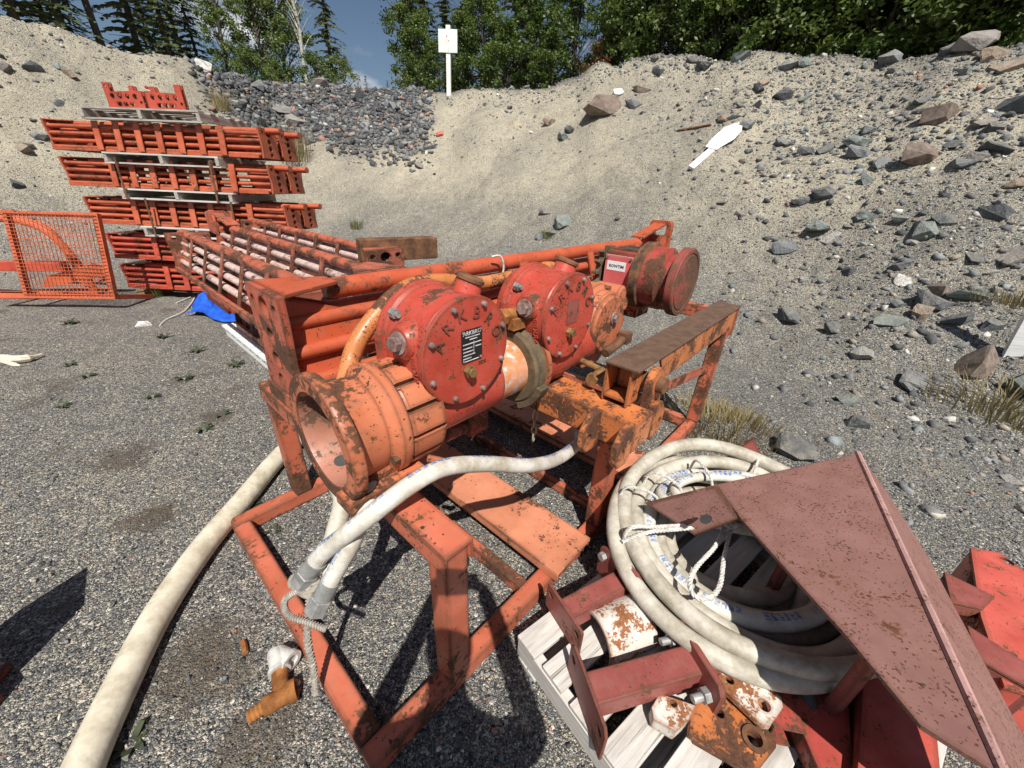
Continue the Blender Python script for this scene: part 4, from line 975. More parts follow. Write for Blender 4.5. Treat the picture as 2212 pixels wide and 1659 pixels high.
# white timber baulks under the pile
for k, (u_, lb_) in enumerate(((.80, 'white painted ribbed timber under the worn beams beside the tarp'), (1.72, 'white painted timber under the far side of the worn beams'))):
    tb = Thing('timber_baulk', lb_, 'timber', FR, (u_, 3.0, 0))
    tb.part('baulk', MB().box((u_-.05, 2.0, .004), (u_+.05, 4.45, .12)), 'white_paint', bevel=.006)
    for j in range(13): tb.part('cleat', MB().box((u_-.08, 2.02+j*.185, .121), (u_+.08, 2.17+j*.185, .150)), 'white_paint', bevel=.004)
# ------------------------------------------------------------------ the beam stack
SF = Matrix.Translation((-4.36, 5.72, 0)) @ Matrix.Rotation(R(-2.0), 4, 'Z')
def pallet(label, Wd=1.25, Dp=0.95, mat='pallet_old', group=None, frame=Matrix(), nb=6, hgt_=.125):
    t = Thing('wooden_pallet', label, 'pallet', frame, (0, 0, 0), group)
    for x in (-Wd/2+.03, 0, Wd/2-.03):
        t.part('stringer', MB().box((-Dp/2, -.022, -.042), (Dp/2, .022, .042)), 'pallet_old', bevel=.003).matrix_local = Matrix.Translation((x, 0, .0605)) @ Matrix.Rotation(R(90), 4, 'Z')
    for k in range(nb):
        y = -Dp/2+.047+k*(Dp-.094)/(nb-1); wv = rnd.uniform(-.02, .02)
        t.part('deck_board', MB().box((-Wd/2-wv, -.046, 0), (Wd/2+wv, .046, .018)), mat, bevel=.002).matrix_local = Matrix.Translation((0, y, hgt_-.0215)) @ Matrix.Rotation(R(rnd.uniform(-.7, .7)), 4, 'Z')
    for y in (-Dp/2+.05, 0, Dp/2-.05):
        t.part('bottom_board', MB().box((-Wd/2, -.045, 0), (Wd/2, .045, .018)), mat, bevel=.002).matrix_local = Matrix.Translation((0, y, 0)) @ Matrix.Rotation(R(rnd.uniform(-.5, .5)), 4, 'Z')
    return t.o
sproto = make_beam('orange lattice beam', 'stack', 'stack', 'stack', 'beams stacked on pallets', Lb=2.88, nstrap=7, bracket=False, bolts=False, boxy=True)
redp = make_beam('red lattice beam', 'stack_red', 'stack_red', 'stack_red', 'beams stacked on pallets', Lb=2.88, nstrap=7, bracket=False, bolts=False, boxy=True)
LV_ = [(1.80, 0, 'top', -.02), (1.41, 0, 'second', .0), (.97, 0, 'third', .10), (.53, 1, 'fourth', .20), (.13, 1, 'lowest', .22)]
first = {0: True, 1: True}
for z_, kind, nm, dx in LV_:
    for row, yy in (('front', -.20), ('rear', .20)):
        src = (sproto, redp)[kind]
        o = src if first[kind] else copy_tree(src); first[kind] = False
        o.scale = (1, 1, .74)
        o['label'] = '%s lattice beam in the %s row of the %s tier of the pallet stack' % ('orange' if kind == 0 else 'red', row, nm)
        o.matrix_world = SF @ Matrix.Translation((-1.36+dx, yy, z_)) @ Matrix.Diagonal((1, 1, .74, 1))
for z_, nm, dx in ((2.125, 'empty weathered pallet on top of the beam stack', -.05), (1.675, 'weathered pallet between the top and second tiers of beams', .03), (1.285, 'weathered pallet between the second and third tiers of beams', .08), (.845, 'weathered pallet between the third and fourth tiers of beams', .2)):
    pallet(nm, 1.45, .9, 'pallet' if z_ < 2 else 'pallet_old', 'pallets in the beam stack', SF @ Matrix.Translation((dx, 0, z_)), hgt_=.125)
for x_ in (-.9, 1.1): solo('timber_block', MB().box((-.06, -.45, 0), (.06, .45, .12)), 'timber', 'brown timber baulk under the beam stack, %s the mesh guard' % ('beside' if x_ < 0 else 'on the side away from'), 'timber', frame=SF @ Matrix.Translation((x_, 0, 0.005)), bevel=.004)
# banding straps
for k, (x_, z_) in enumerate(((-.55, 1.285), (.62, 1.285), (-.35, .845), (.75, .845))):
    solo('steel_band', MB().box((-.012, -.475, 0), (.012, -.468, .46)), 'rust', 'thin steel band strapping beams to their pallet in the stack', 'strap', 'steel bands on the stack', frame=SF @ Matrix.Translation((x_, -.005, z_)) @ Matrix.Rotation(R(4), 4, 'Y'))
# perforated red racks on the top pallet
rk = Thing('perforated_rack', 'pair of red perforated steel plates standing on the top pallet', 'steel plate', SF, (.0, -.3, 2.29))
for sx, x0 in ((1, -.46), (1, .02)):
    pts = [(0, 0), (.44, 0), (.44, .17), (.36, .17), (.36, .215), (.31, .215), (.30, .165), (.075, .155), (.075, .24), (0, .24)]
    if x0 > 0: pts = [(.44-x, y) for x, y in pts][::-1]
    holes = [circ(.08+.09*i, .115, .026) for i in range(4)]+[circ(.035, .205, .016), circ(.405, .06, .014)]+[rrect(.11+.075*i, .02, .165+.075*i, .06, .01, 2) for i in range(3)]
    rk.part('plate', MB().plate(pts, holes, (x0, -.35, 2.252), U, Z, .012), 'stack_red')
    rk.part('plate', MB().plate(pts, holes, (x0, -.31, 2.252), U, Z, .012), 'stack_red')
rk.part('tie_bar', MB().box((-.46, -.349, 2.26), (-.44, -.323, 2.29)).box((.43, -.349, 2.26), (.46, -.323, 2.29)), 'stack_red')
# ------------------------------------------------------------------ mesh cage at the left
CF = Matrix.Translation((-5.60, 4.68, .02)) @ Matrix.Rotation(R(7), 4, 'Z') @ Matrix.Rotation(R(-14), 4, 'X')
cg = Thing('mesh_guard', 'orange square-framed wire mesh guard panel leaning beside the beam stack', 'mesh panel', CF, (0, 0, 0))
W_, H_ = .52, 1.02
for lo, hi in (((-W_-.35, -.03, 0), (W_, .03, .06)), ((-W_-.35, -.03, H_-.05), (W_, .03, H_)), ((W_-.05, -.03, .061), (W_, .03, H_-.051)), ((-W_+.02, -.03, .061), (-W_+.07, .03, H_-.051))):
    cg.part('frame_bar', MB().box((lo[0], lo[1], lo[2]+.12), (hi[0], hi[1], hi[2]+.12)), 'cage', bevel=.004)
wm = MB()
for k in range(22): x = -W_+.07+k*(2*W_-.12)/21; wm.bar((x, -.036, .15), (x, -.036, H_+.1), .006, .006, upv=(0, 1, 0))
for k in range(24): z = .17+k*(H_-.08)/23; wm.bar((-W_+.03, -.042, z), (W_-.01, -.042, z), .006, .006)
cg.part('wire_mesh', wm, 'cage')
for lo, hi in (((-W_-.35, .04, .12), (-W_-.30, .6, .2)), ((W_-.06, .04, .12), (W_, .6, .18)),):
    cg.part('foot', MB().box(lo, hi), 'cage', bevel=.004)
bx2 = Thing('bent_tube_rig', 'orange bent steel frame standing behind the wire mesh guard', 'steel frame', Matrix.Translation((-6.3, 5.35, 0)) @ Matrix.Rotation(R(10), 4, 'Z'), (0, 0, 0))
bx2.part('upright', MB().tube([(.28, 0, .03), (.20, 0, .5), (.02, 0, .85), (-.3, 0, .98), (-.7, 0, .98)], .045, 10, 5), 'cage')
bx2.part('upright', MB().tube([(-.2, .5, .03), (-.25, .5, .5), (-.4, .5, .85), (-.9, .5, .98)], .045, 10, 5), 'cage')
bx2.part('cross_plate', MB().plate([(-.3, .10), (.55, .28), (.60, .38), (.42, .44), (-.2, .26)], [], (0, -.02, 0), U, Z, .02), 'cage')
bx2.part('rail', MB().box((-1.3, -.10, .34), (.1, .02, .46)), 'stack_red', bevel=.006)
bx2.part('base', MB().box((-1.3, -.25, .004), (.5, -.15, .09)), 'cage', bevel=.006)
# tapered steel bracket standing just outside the left edge, and a beam farther off: their shadows reach the yard
lb = Thing('tapered_bracket', 'dark red tapered steel bracket with two bolt holes standing on the gravel', 'bracket', Matrix.Translation((-1.82, .62, 0)) @ Matrix.Rotation(R(8), 4, 'Z'), (0, 0, 0))
lb.part('web', MB().plate([(-.16, .004), (.165, .004), (.165, .09), (.13, .12), (.13, .2), (.15, .46), (.02, .72), (-.08, .46), (-.12, .2)], [circ(.128, .035, .012), circ(.128, .07, .012)], (0, 0, 0), U, Z, .06), 'darkred', bevel=.006)
lb.part('foot', MB().box((-.2, -.10, .002), (.10, .10, .03)), 'darkred', bevel=.006)

# ------------------------------------------------------------------ hoses by the stand
hp_ = [G(x, y, .055) for x, y in ((140, 1790), (180, 1659), (262, 1480), (345, 1320), (440, 1180), (525, 1080), (595, 995))]
hp_ += [Vector((-1.40, 2.15, .06)), Vector((-1.33, 2.45, .10)), Vector((-1.2, 2.7, .12))]
solo('thick_hose', MB().tube(hp_, .052, 20, 8), 'hose_cream', 'thick cream hose curving over the gravel past the stand leg', 'hose', base=tuple(hp_[1]))
def hose(pts, r, mat, label, group=None, end=None, endz=None):
    t = Thing('printed_hose', label, 'hose', FR, tuple(pts[0]), group)
    t.part('tube', MB().tube(pts, r, 16, 8), mat)
    if end:
        a = Vector(pts[0]); d = (a-Vector(pts[1])).normalized()
        mb = MB().cyl(a-d*.06, a-d*.005, r*1.09, n=16); t.part('ferrule', mb, 'galv')
        t.part('nut', MB().hexa(a-d*.004, d, r*1.34, .055), 'galv', bevel=.003)
    return t
h1 = [L(x, y, z=z) for x, y, z in ((668, 1235, .545), (700, 1192, .63), (780, 1130, .75), (880, 1052, .835), (960, 1010, .845), (1050, 1002, .79), (1150, 1005, .68), (1215, 985, .58), (1262, 945, .47), (1290, 915, .36))]+[Vector((1.62, .33, .17)), Vector((1.75, .45, .155))]
hose(h1, .027, 'hose_print', 'white hose with blue print looping over the portal beam towards the box beam', end=True)
h2 = [L(x, y, z=z) for x, y, z in ((697, 1290, .50), (725, 1235, .58), (765, 1160, .68), (800, 1060, .755))]+[Vector((.30, .45, .76)), Vector((.5, .62, .62)), Vector((.9, .75, .4))]
hose(h2, .026, 'hose_print', 'second printed hose hanging beneath the first with a grey nut', end=True)
h3 = [Vector((.10, .33, .46)), Vector((.16, .36, .6)), Vector((.215, .40, .70)), Vector((.26, .45, .80)), Vector((.36, .72, .82)), Vector((.6, .9, .6))]
h3 = [L(720, 1245, z=.52), L(718, 1180, z=.58), L(740, 1080, z=.66), Vector((.22, .50, .72)), Vector((.40, .74, .72)), Vector((.6, .95, .5))]
hose(h3, .030, 'hose_coil', 'plain dirty hose hanging straight down behind the printed pair', end=False)
# spiral-wrapped cord tied on the hose ends
sp_ = Thing('spiral_cord', 'grey spiral-wrapped cord knotted to the hanging hose ends', 'cord', FR, tuple(L(675, 1270, z=.5)))
def spiral(path, r):
    P_ = smooth_path(path, 8); mb = MB(); mb.tube(path, r, 8, 8)
    out = []; n_ = len(P_)
    for i in range(n_-1):
        d = (P_[i+1]-P_[i]); a = d.normalized().orthogonal().normalized(); b = d.normalized().cross(a)
        for k in range(6):
            th = 2*math.pi*k/6; out.append(P_[i].lerp(P_[i+1], k/6)+(a*math.cos(th)+b*math.sin(th))*r*1.15)
    mb.tube(out, r*.38, 4, 1); return mb
sp_.part('hanging_end', spiral([L(672, 1262, z=.50), L(668, 1310, z=.44), L(664, 1380, z=.33), L(676, 1440, z=.20), L(682, 1500, z=.10)], .0085), 'twine')
sp_.part('loop', spiral([L(675, 1270, z=.50), L(640, 1278, z=.48), L(614, 1300, z=.45), L(625, 1330, z=.43), L(665, 1345, z=.42), L(705, 1360, z=.41)], .0075), 'twine')
sp_.part('loop', spiral([L(672, 1262, z=.50), L(640, 1245, z=.50), L(630, 1262, z=.49), L(655, 1282, z=.48), L(680, 1290, z=.49), L(690, 1310, z=.46), L(672, 1322, z=.44)], .008), 'twine')
kn = MB()
for k in range(3):
    c0 = L(672, 1262, z=.50); kn.tube([c0+Vector((math.cos(t+k)*.02, math.sin(t)*.02, math.cos(t*1.0+k*2)*.016)) for t in [i*math.pi/4 for i in range(8)]], .008, 6, 3, True)
sp_.part('knot', kn, 'twine')
# pipe tee and cap lying on the gravel
pf = Thing('pipe_fitting', 'rusty threaded tee pipe joined to a grey elbow lying on the gravel', 'pipe fitting', Matrix(), tuple(G(600, 1480, 0)))
a = G(535, 1552, .032); b = G(580, 1520, .034); c_ = G(632, 1492, .036); d1_ = G(604, 1448, .05); e_ = G(598, 1405, .055)
pf.part('threaded_nipple', MB().lathe([(0, .018)]+[(.006*i, .020+.0022*(i % 2)) for i in range(10)]+[(.06, .018)], a, b-a, 16), 'rust_orange')
pf.part('tee', MB().cyl(b-(b-a)*.25, c_, .030, n=18).cyl(b.lerp(c_, .5), d1_, .026, n=16).pipe(c_-(c_-b).normalized()*.012, c_+(c_-b).normalized()*.012, .036, .024, 18), 'rust_orange')
pf.part('elbow', MB().tube([d1_, d1_.lerp(e_, .55)+Vector((0, 0, .006)), e_+Vector((.006, -.01, 0)), e_+Vector((.045, -.02, 0)), e_+Vector((.065, -.03, 0))], .030, 16, 5).pipe(d1_-(e_-d1_)*.08, d1_+(e_-d1_)*.12, .036, .02, 18), 'concrete_fit')
f_ = e_+Vector((.058, -.028, 0))
pf.part('rim', MB().pipe(f_, f_+Vector((.016, -.007, 0)), .038, .024, 18), 'concrete_fit')
solo('rust_flake', MB().tube([G(524, 1385, .012), G(528, 1395, .012), G(530, 1410, .012)], .010, 6, 2), 'rust_orange', 'small rusty bolt stub lying on the gravel', 'bolt')

# ------------------------------------------------------------------ pallet of parts at the right
bdir = Vector((.785, .62, 0)).normalized(); sdir = Vector((.62, -.785, 0)).normalized()
P0 = Vector((.06, .84, 0))
PF = Matrix(((bdir.x, -sdir.x, 0, P0.x), (bdir.y, -sdir.y, 0, P0.y), (0, 0, 1, 0), (0, 0, 0, 1)))      # x along boards, y away from the near end
pt = Thing('wooden_pallet', 'weathered grey pallet loaded with brackets and the hose coil', 'pallet', PF, (.6, -.5, 0))
def board(t, lo, hi, mat, name):
    cx = [(lo[i]+hi[i])/2 for i in range(3)]; hs = [(hi[i]-lo[i])/2 for i in range(3)]
    longx = hs[0] > hs[1]
    me_ = MB().box((-max(hs[0], hs[1]), -min(hs[0], hs[1]), -hs[2]), (max(hs[0], hs[1]), min(hs[0], hs[1]), hs[2])).mesh(name, mat)
    o = bpy.data.objects.new(name, me_); C.objects.link(o); o.parent = t.o; bevmod(o, .003)
    o.matrix_local = Matrix.Translation(Vector(cx)-t.base) @ Matrix.Rotation(0 if longx else R(90), 4, 'Z') @ Matrix.Rotation(R(rnd.uniform(-.6, .6)), 4, 'Z')
    return o
for x in (.02, .62, 1.22): board(pt, (x-.02, -1.02, .020), (x+.02, 0.0, .118), 'pallet', 'stringer')
for k in range(8): board(pt, (-.003*k % .01, -.10-.132*k, .119), (1.245, -.004-.132*k, .139), 'pallet', 'deck_board')
for x in (-.06, -.5, -.95): board(pt, (0, x-.05, .001), (1.24, x+.05, .019), 'pallet', 'bottom_board')

def frame2(p0, p1, z=0):                 # frame with x from p0 to p1
    d = (p1-p0); d.z = 0; d.normalize(); return Matrix(((d.x, -d.y, 0, p0.x), (d.y, d.x, 0, p0.y), (0, 0, 1, z), (0, 0, 0, 1)))
# cross-shaped tube bracket
f1 = frame2(G(1262, 1505, .22), G(1560, 1420, .22), .141)
t = Thing('tube_bracket', 'long primer-red square tube bracket with two end plates on the pallet', 'bracket', f1, (.25, 0, 0))
t.part('square_tube', MB().box((.012, -.045, .035), (.60, .045, .125)), 'bracket', bevel=.006)
ep = [(-.125, .0), (.125, .0), (.125, .03), (.125, .13), (.11, .155), (-.11, .155), (-.125, .13)]
t.part('end_plate', MB().plate(ep, [circ(-.095, .1, .013), circ(.095, .1, .013)], (0, 0, 0), V, Z, .011), 'bracket', bevel=.003)
t.part('middle_plate', MB().plate([(-.12, .0), (.12, .0), (.12, .14), (.10, .165), (-.10, .165), (-.12, .14)], [], (.375, 0, 0), V, Z, .022), 'bracket', bevel=.004)
for s_ in (-1, 1):
    nb = MB().hexa((.374, s_*.085, .09), (-1, 0, 0), .024, .022); nb.cyl((.352, s_*.085, .09), (.318, s_*.085, .09), .013, n=12)
    t.part('bolt', nb, 'galv', bevel=.002)
# second one
f2 = frame2(G(1215, 1330, .22), G(1335, 1265, .22), .141)
t = Thing('tube_bracket', 'short primer-red tube bracket with a drilled end plate near the pallet corner', 'bracket', f2, (.1, 0, 0))
t.part('square_tube', MB().box((.012, -.04, .035), (.27, .04, .115)), 'bracket', bevel=.006)
t.part('end_plate', MB().plate(rrect(-.105, .0, .105, .13, .012), [circ(-.08, .09, .014), circ(.08, .09, .014)], (0, 0, 0), V, Z, .011), 'bracket', bevel=.002)
t.part('saddle', MB().plate([(-.14, 0), (.14, 0), (.14, .14), (.05, .19), (-.05, .19), (-.14, .14)], [circ(0, .10, .045)], (.282, 0, 0), V, Z, .02), 'bracket', bevel=.003)
t.part('bolt', MB().hexa((.281, .11, .12), (-1, 0, 0), .018, .02), 'galv')
# rusted white cap
f3 = frame2(G(1290, 1365, .2), G(1420, 1310, .2), .14)
t = Thing('half_round_shell', 'rusted white half-round steel cap between the two tube brackets', 'steel cap', f3, (.1, 0, 0))
cp = [(.095*math.cos(R(a)), .10*math.sin(R(a))+.015) for a in range(0, 181, 15)]; ci = [(.083*math.cos(R(a)), .088*math.sin(R(a))+.015) for a in range(180, -1, -15)]
t.part('shell', MB().plate([(.095, 0)]+cp+[(-.095, 0), (-.083, 0)]+ci+[(.083, 0)], [], (0, 0, 0), V, Z, .20), 'rustwhite', bevel=.002)
t.part('end_wall', MB().plate([(.08, .0)]+ci[::-1]+[(-.08, 0)], [circ(.02, .045, .02)], (.188, 0, .002), V, Z, .008), 'rustwhite')
# clevis plates lying on the boards
ZC = lambda zx, zy: ((1280+zx*1.0087)/1.157, (960+zy*1.0087)/1.157)
def flatpl(name, label, pts, z, th, mat, holes, tilt=0.0):
    P_ = [G(*ZC(*p), z) for p in pts]; cx = sum(p.x for p in P_)/len(P_); cy = sum(p.y for p in P_)/len(P_); poly = [(p.x-cx, p.y-cy) for p in P_]
    ar = sum(poly[i][0]*poly[(i+1) % len(poly)][1]-poly[(i+1) % len(poly)][0]*poly[i][1] for i in range(len(poly)))
    if ar < 0: poly = poly[::-1]
    hs = []
    for zx, zy, r in holes:
        q = G(*ZC(zx, zy), z); hs.append(circ(q.x-cx, q.y-cy, r, 18))
    t = Thing(name, label, 'bracket', Matrix.Translation((cx, cy, z-th)), (0, 0, 0)); t.part('plate', MB().plate(poly, hs, (0, 0, 0), U, V, th), mat, bevel=.003)
    return t, (cx, cy)
t, (cx, cy) = flatpl('eye_bracket', 'orange rust-streaked bracket plate with round eye lying on the pallet boards', ((455, 790), (490, 752), (530, 750), (655, 862), (655, 900), (612, 955), (575, 952), (500, 905), (438, 865), (440, 820)), .195, .03, 'orange', ((600, 880, .020), (515, 815, .012)))
q = G(*ZC(600, 880), .195); t.part('eye_ring', MB().pipe((q.x-cx, q.y-cy, .0302), (q.x-cx, q.y-cy, .036), .034, .021, 22), 'rust')
t.part('foot', MB().plate([(-.10, -.02), (-.02, -.06), (.0, -.02), (-.08, .02)], [], (0, 0, -.05), U, V, .049), 'orange', bevel=.003)
t, (cx, cy) = flatpl('strap_bracket', 'grey and orange worn plate with two holes beside the round-eyed bracket', ((508, 722), (540, 692), (560, 692), (668, 775), (672, 800), (640, 848), (620, 846), (520, 752)), .235, .022, 'rustwhite', ((540, 733, .011), (625, 795, .016)))
t.part('foot', MB().box((-.04, -.03, -.07), (.04, .03, -.0005)), 'orange', bevel=.003)
t, (cx, cy) = flatpl('rusted_lug', 'small rusted white lug plate between the tube bracket and the eye bracket', ((345, 800), (365, 765), (455, 795), (440, 830), (405, 862), (350, 830)), .20, .05, 'rustwhite', ((400, 790, .010),))
t2 = Thing('hollow_section', 'cut end of a brown hollow steel section beside the clevis bracket', 'steel tube', frame2(G(1700, 1590, .2), G(1640, 1430, .2), .141), (.1, 0, 0))
c = MB().box((0, -.045, 0), (.34, .045, .006)).box((0, -.045, .084), (.34, .045, .09)).box((0, -.045, .0065), (.34, -.039, .0835)).box((0, .039, .0065), (.34, .045, .0835))
t2.part('tube', c, 'darkred', bevel=.002)

# hose coil
cc = Vector((.97, 1.17, 0)); coil = Thing('hose_coil', 'coil of dirty white hose tied with white rope under the folded maroon sheet', 'hose coil', Matrix(), (cc.x, cc.y, .2))
def ringpath(r, z, ph, n=26, tilt=(0, 0), off=(0, 0), wob=.012):
    out = []
    for i in range(n):
        t_ = 2*math.pi*i/n; x = r*math.cos(t_); y = r*math.sin(t_)
        x *= 1+.035*math.sin(2*t_+ph*1.7); y *= 1+.03*math.cos(3*t_+ph)
        out.append(Vector((cc.x+off[0]+x, cc.y+off[1]+y, z+x*tilt[0]+y*tilt[1]+wob*math.sin(3*t_+ph))))
    return out
rings = [(.495, .30, 0.3, (-.03, .10), (0, 0)), (.49, .375, 2.0, (.02, .12), (.012, .0)), (.43, .255, 1.0, (.0, .08), (.0, -.02)), (.425, .33, 4.0, (-.02, .10), (.01, .015)), (.365, .24, 2.2, (.0, .05), (.01, 0)), (.355, .32, .5, (.03, .1), (.0, .02))]
rings += [(.46, .20, 1.4, (.0, .03), (.0, -.01)), (.39, .185, .2, (.02, .04), (.02, .0)), (.31, .26, 1.2, (.0, .06), (.02, .01)), (.305, .185, 3.0, (.01, .03), (.0, .0)), (.245, .22, .7, (.0, .05), (.015, .02))]
rj = random.Random(4); rings = [(r_+rj.uniform(-.008, .008), z_, ph, (tl[0]+rj.uniform(-.03, .03), tl[1]+rj.uniform(-.03, .03)), (of[0]+rj.uniform(-.02, .02), of[1]+rj.uniform(-.02, .02))) for r_, z_, ph, tl, of in rings]
for i_, (r_, z_, ph, tl, of) in enumerate(rings):
    coil.part('hose_turn', MB().tube(ringpath(r_, z_, ph, 26, tl, of), .033, 14, 3, True), 'hose_coil_p' if i_ == 5 else 'hose_coil')
sm_ = [Vector((cc.x+.02+.30*math.cos(t_), cc.y+.14+.17*math.sin(t_), .40+.02*math.sin(2*t_))) for t_ in [i*2*math.pi/18 for i in range(18)]]
coil.part('inner_turn', MB().tube(sm_, .022, 12, 3, True), 'hose_coil_p')
sm_ = [Vector((cc.x+.03+.25*math.cos(t_), cc.y+.15+.13*math.sin(t_), .415)) for t_ in [i*2*math.pi/18 for i in range(18)]]
coil.part('inner_turn', MB().tube(sm_, .022, 12, 3, True), 'hose_coil_p')
tail = [Vector((cc.x+.03, cc.y-.46, .30)), G(1735, 1470, .24), G(1750, 1530, .20), G(1755, 1560, .18)]
coil.part('tail', MB().tube(tail, .024, 12, 5), 'rubber_and_hole_shade'); d = (tail[-1]-tail[-2]).normalized()
coil.part('nut', MB().hexa(tail[-1], d, .038, .05).cyl(tail[-1]-d*.03, tail[-1]-d*.001, .030, n=14), 'galv', bevel=.003)
def rope(pts, r=.0075, sub=6, closed=False):
    P_ = smooth_path(pts, sub, closed); mb = MB()
    for k in range(3):
        out = []; Lr = 0
        for i in range(len(P_)):
            a_ = P_[i-1] if i else P_[0]; b_ = P_[min(i+1, len(P_)-1)]; Lr += (P_[i]-a_).length
            d = (b_-a_).normalized() if (b_-a_).length > 1e-6 else Vector((1, 0, 0)); n1 = d.cross(Z)
            if n1.length < .1: n1 = d.cross(U)
            n1.normalize(); n2 = d.cross(n1); th = Lr*150+k*2.094
            out.append(P_[i]+(n1*math.cos(th)+n2*math.sin(th))*r*.55)
        mb.tube(out, r*.62, 5, 2)
    return mb
rp = Thing('rope_tie', 'white twisted rope lashed round the hose coil with a hanging loop', 'rope', Matrix(), tuple(G(1480, 1140, .4)))
rp.part('lashing', rope([G(1345, 1180, .30), G(1352, 1150, .40), G(1372, 1138, .43), G(1420, 1138, .42), G(1500, 1133, .43), G(1560, 1128, .44)], sub=14), 'rope')
rp.part('lashing', rope([G(1345, 1170, .36), G(1400, 1150, .42), G(1480, 1142, .43), G(1560, 1132, .44)], sub=14), 'rope')
rp.part('loop', rope([G(1568, 1132, .44), G(1545, 1180, .44), G(1505, 1225, .43), G(1490, 1262, .42), G(1505, 1290, .415), G(1535, 1290, .415), G(1556, 1262, .42), G(1565, 1200, .43), G(1580, 1140, .44)], sub=14), 'rope')
for k in range(4): rp.part('knot', rope([G(1572, 1133, .445)+Vector((math.cos(t_+k)*.02, math.sin(t_)*.02, math.cos(t_+2*k)*.015)) for t_ in [i*math.pi/4 for i in range(9)]], .0075, 4), 'rope')
for (x, y, z) in ((1415, 1040, .42), (1505, 1015, .42), (1362, 1070, .40), (1632, 1005, .40)):
    q = G(x, y, z); dr = Vector((cc.x-q.x, cc.y-q.y, 0)).normalized()
    rp.part('tie', rope([q-dr*.05+Vector((0, 0, -.06)), q-dr*.03+Vector((0, 0, .03)), q+dr*.02+Vector((0, 0, .05)), q+dr*.10+Vector((0, 0, .03)), q+dr*.14+Vector((0, 0, -.05))], .006, 12), 'rope')

# folded maroon sheet over the coil
def plane_pt(x, y, n, p):
    d = ray(x, y); o_ = Vector((0, 0, CAMH)); return o_+d*((p-o_).dot(n)/d.dot(n))
A1 = G(1548, 1046, .60); A2 = G(1850, 980, .67); A3 = G(2150, 1622, .70)
nA_ = (A2-A1).cross(A3-A1).normalized()
if nA_.z < 0: nA_ = -nA_
pp = lambda x, y: plane_pt(x, y, nA_, A1)
sh = Thing('folded_sheet', 'large folded maroon steel sheet with rust specks propped over the hose coil', 'steel sheet', Matrix(), (1.3, .9, .14))
def slab(pts, n_, th):
    k = len(pts); vs = [p for p in pts]+[p-n_*th for p in pts]
    mb = MB().add(vs, [tuple(range(k)), tuple(reversed(range(k, 2*k)))]+[(i, i+k, (i+1) % k+k, (i+1) % k) for i in range(k)])
    a_, b_, c__ = Vector(mb.v[0]), Vector(mb.v[1]), Vector(mb.v[2])
    if (b_-a_).cross(c__-a_).dot(n_) < 0: mb.f = [tuple(reversed(f)) for f in mb.f]
    return mb
face = [pp(*p) for p in ((1548, 1046), (1850, 980), (1985, 1268), (2170, 1680), (2060, 1612), (1990, 1568), (1830, 1375), (1600, 1120))]
sh.part('main_face', slab(face, nA_, .012), 'maroon', bevel=.002)
e2 = (pp(2170, 1680)-pp(1850, 980)).normalized(); nB = (nA_*.62+e2.cross(nA_)*(.78 if e2.cross(nA_).x > 0 else -.78)).normalized()
dB = (e2.cross(nB)); dB = dB if dB.z < 0 else -dB
q1, q2 = pp(1853, 978), pp(2173, 1682)
sh.part('side_face', slab([q1+nB*.001, q1+e2*.03+dB*.16, q1+e2*.26+dB*.30, q2+dB*.34, q2+nB*.001], nB, .008), 'maroon', bevel=.002)
sh.part('weld_bead', MB().tube([q1, q1.lerp(q2, .25), q1.lerp(q2, .5), q1.lerp(q2, .75), q2], .010, 8, 6), paint('pink_primer', (.42, .24, .22), rust=.4, scale=20, edge=.2))
B1 = G(1392, 1085, .44); B0 = pp(1548, 1046); B2 = pp(1600, 1118)
B3 = G(1500, 1155, .40)
nC = (B1-B0).cross(B2-B0).normalized(); nC = nC if nC.z > 0 else -nC
tb = sh.part('end_tab', slab([B0, B1, B3, B2], nC, .008), 'maroon', bevel=.002)
sh.part('tab_slot', MB().cyl(plane_pt(1525, 1122, nC, B0)+nC*.0005, plane_pt(1525, 1122, nC, B0)+nC*.002, .022, n=14), 'rubber_and_hole_shade', parent=tb)  # slot is a dark disc, its inner shade put into the colour
# props that carry the sheet
for x, y in ((1760, 1100), (1960, 1330)):
    q = pp(x, y); sh.part('prop', MB().bar((q.x, q.y, .142), (q.x, q.y, q.z-.012), .03, .03, upv=U), 'bracket')
# red steel pieces below and right of it
def piece(name, label, pts, z0, z1, mat, hole=None, bev=.008):
    P_ = [G(x, y, z1) for x, y in pts]; cx = sum((p.x for p in P_))/len(P_); cy = sum((p.y for p in P_))/len(P_)
    poly = [(p.x-cx, p.y-cy) for p in P_]
    ar = sum(poly[i][0]*poly[(i+1) % len(poly)][1]-poly[(i+1) % len(poly)][0]*poly[i][1] for i in range(len(poly)))
    if ar < 0: poly = poly[::-1]
    t = Thing(name, label, 'steel section', Matrix.Translation((cx, cy, z0)), (0, 0, 0))
    t.part('web', MB().plate(poly, [], (0, 0, 0), U, V, z1-z0-.012), mat, bevel=bev)
    hl = []
    if hole:
        hq = G(hole[0], hole[1], z1); hl = [circ(hq.x-cx, hq.y-cy, hole[2])]
    big = [(x*1.02, y*1.02) for x, y in poly]
    t.part('flange', MB().plate(big, hl, (0, 0, z1-z0-.0115), U, V, .0115), mat, bevel=.003)
    return t
piece('red_steel_section', 'bright red flaking steel beam lying under the low end of the maroon sheet', ((1868, 1440), (2010, 1440), (2035, 1720), (1850, 1720)), .141, .26, 'brightred')
piece('red_steel_section', 'bright red flaking beam with a round hole right of the maroon sheet', ((2098, 1185), (2160, 1195), (2300, 1300), (2300, 1520), (2170, 1480), (2120, 1330)), .004, .34, 'brightred', (2175, 1212, .02))
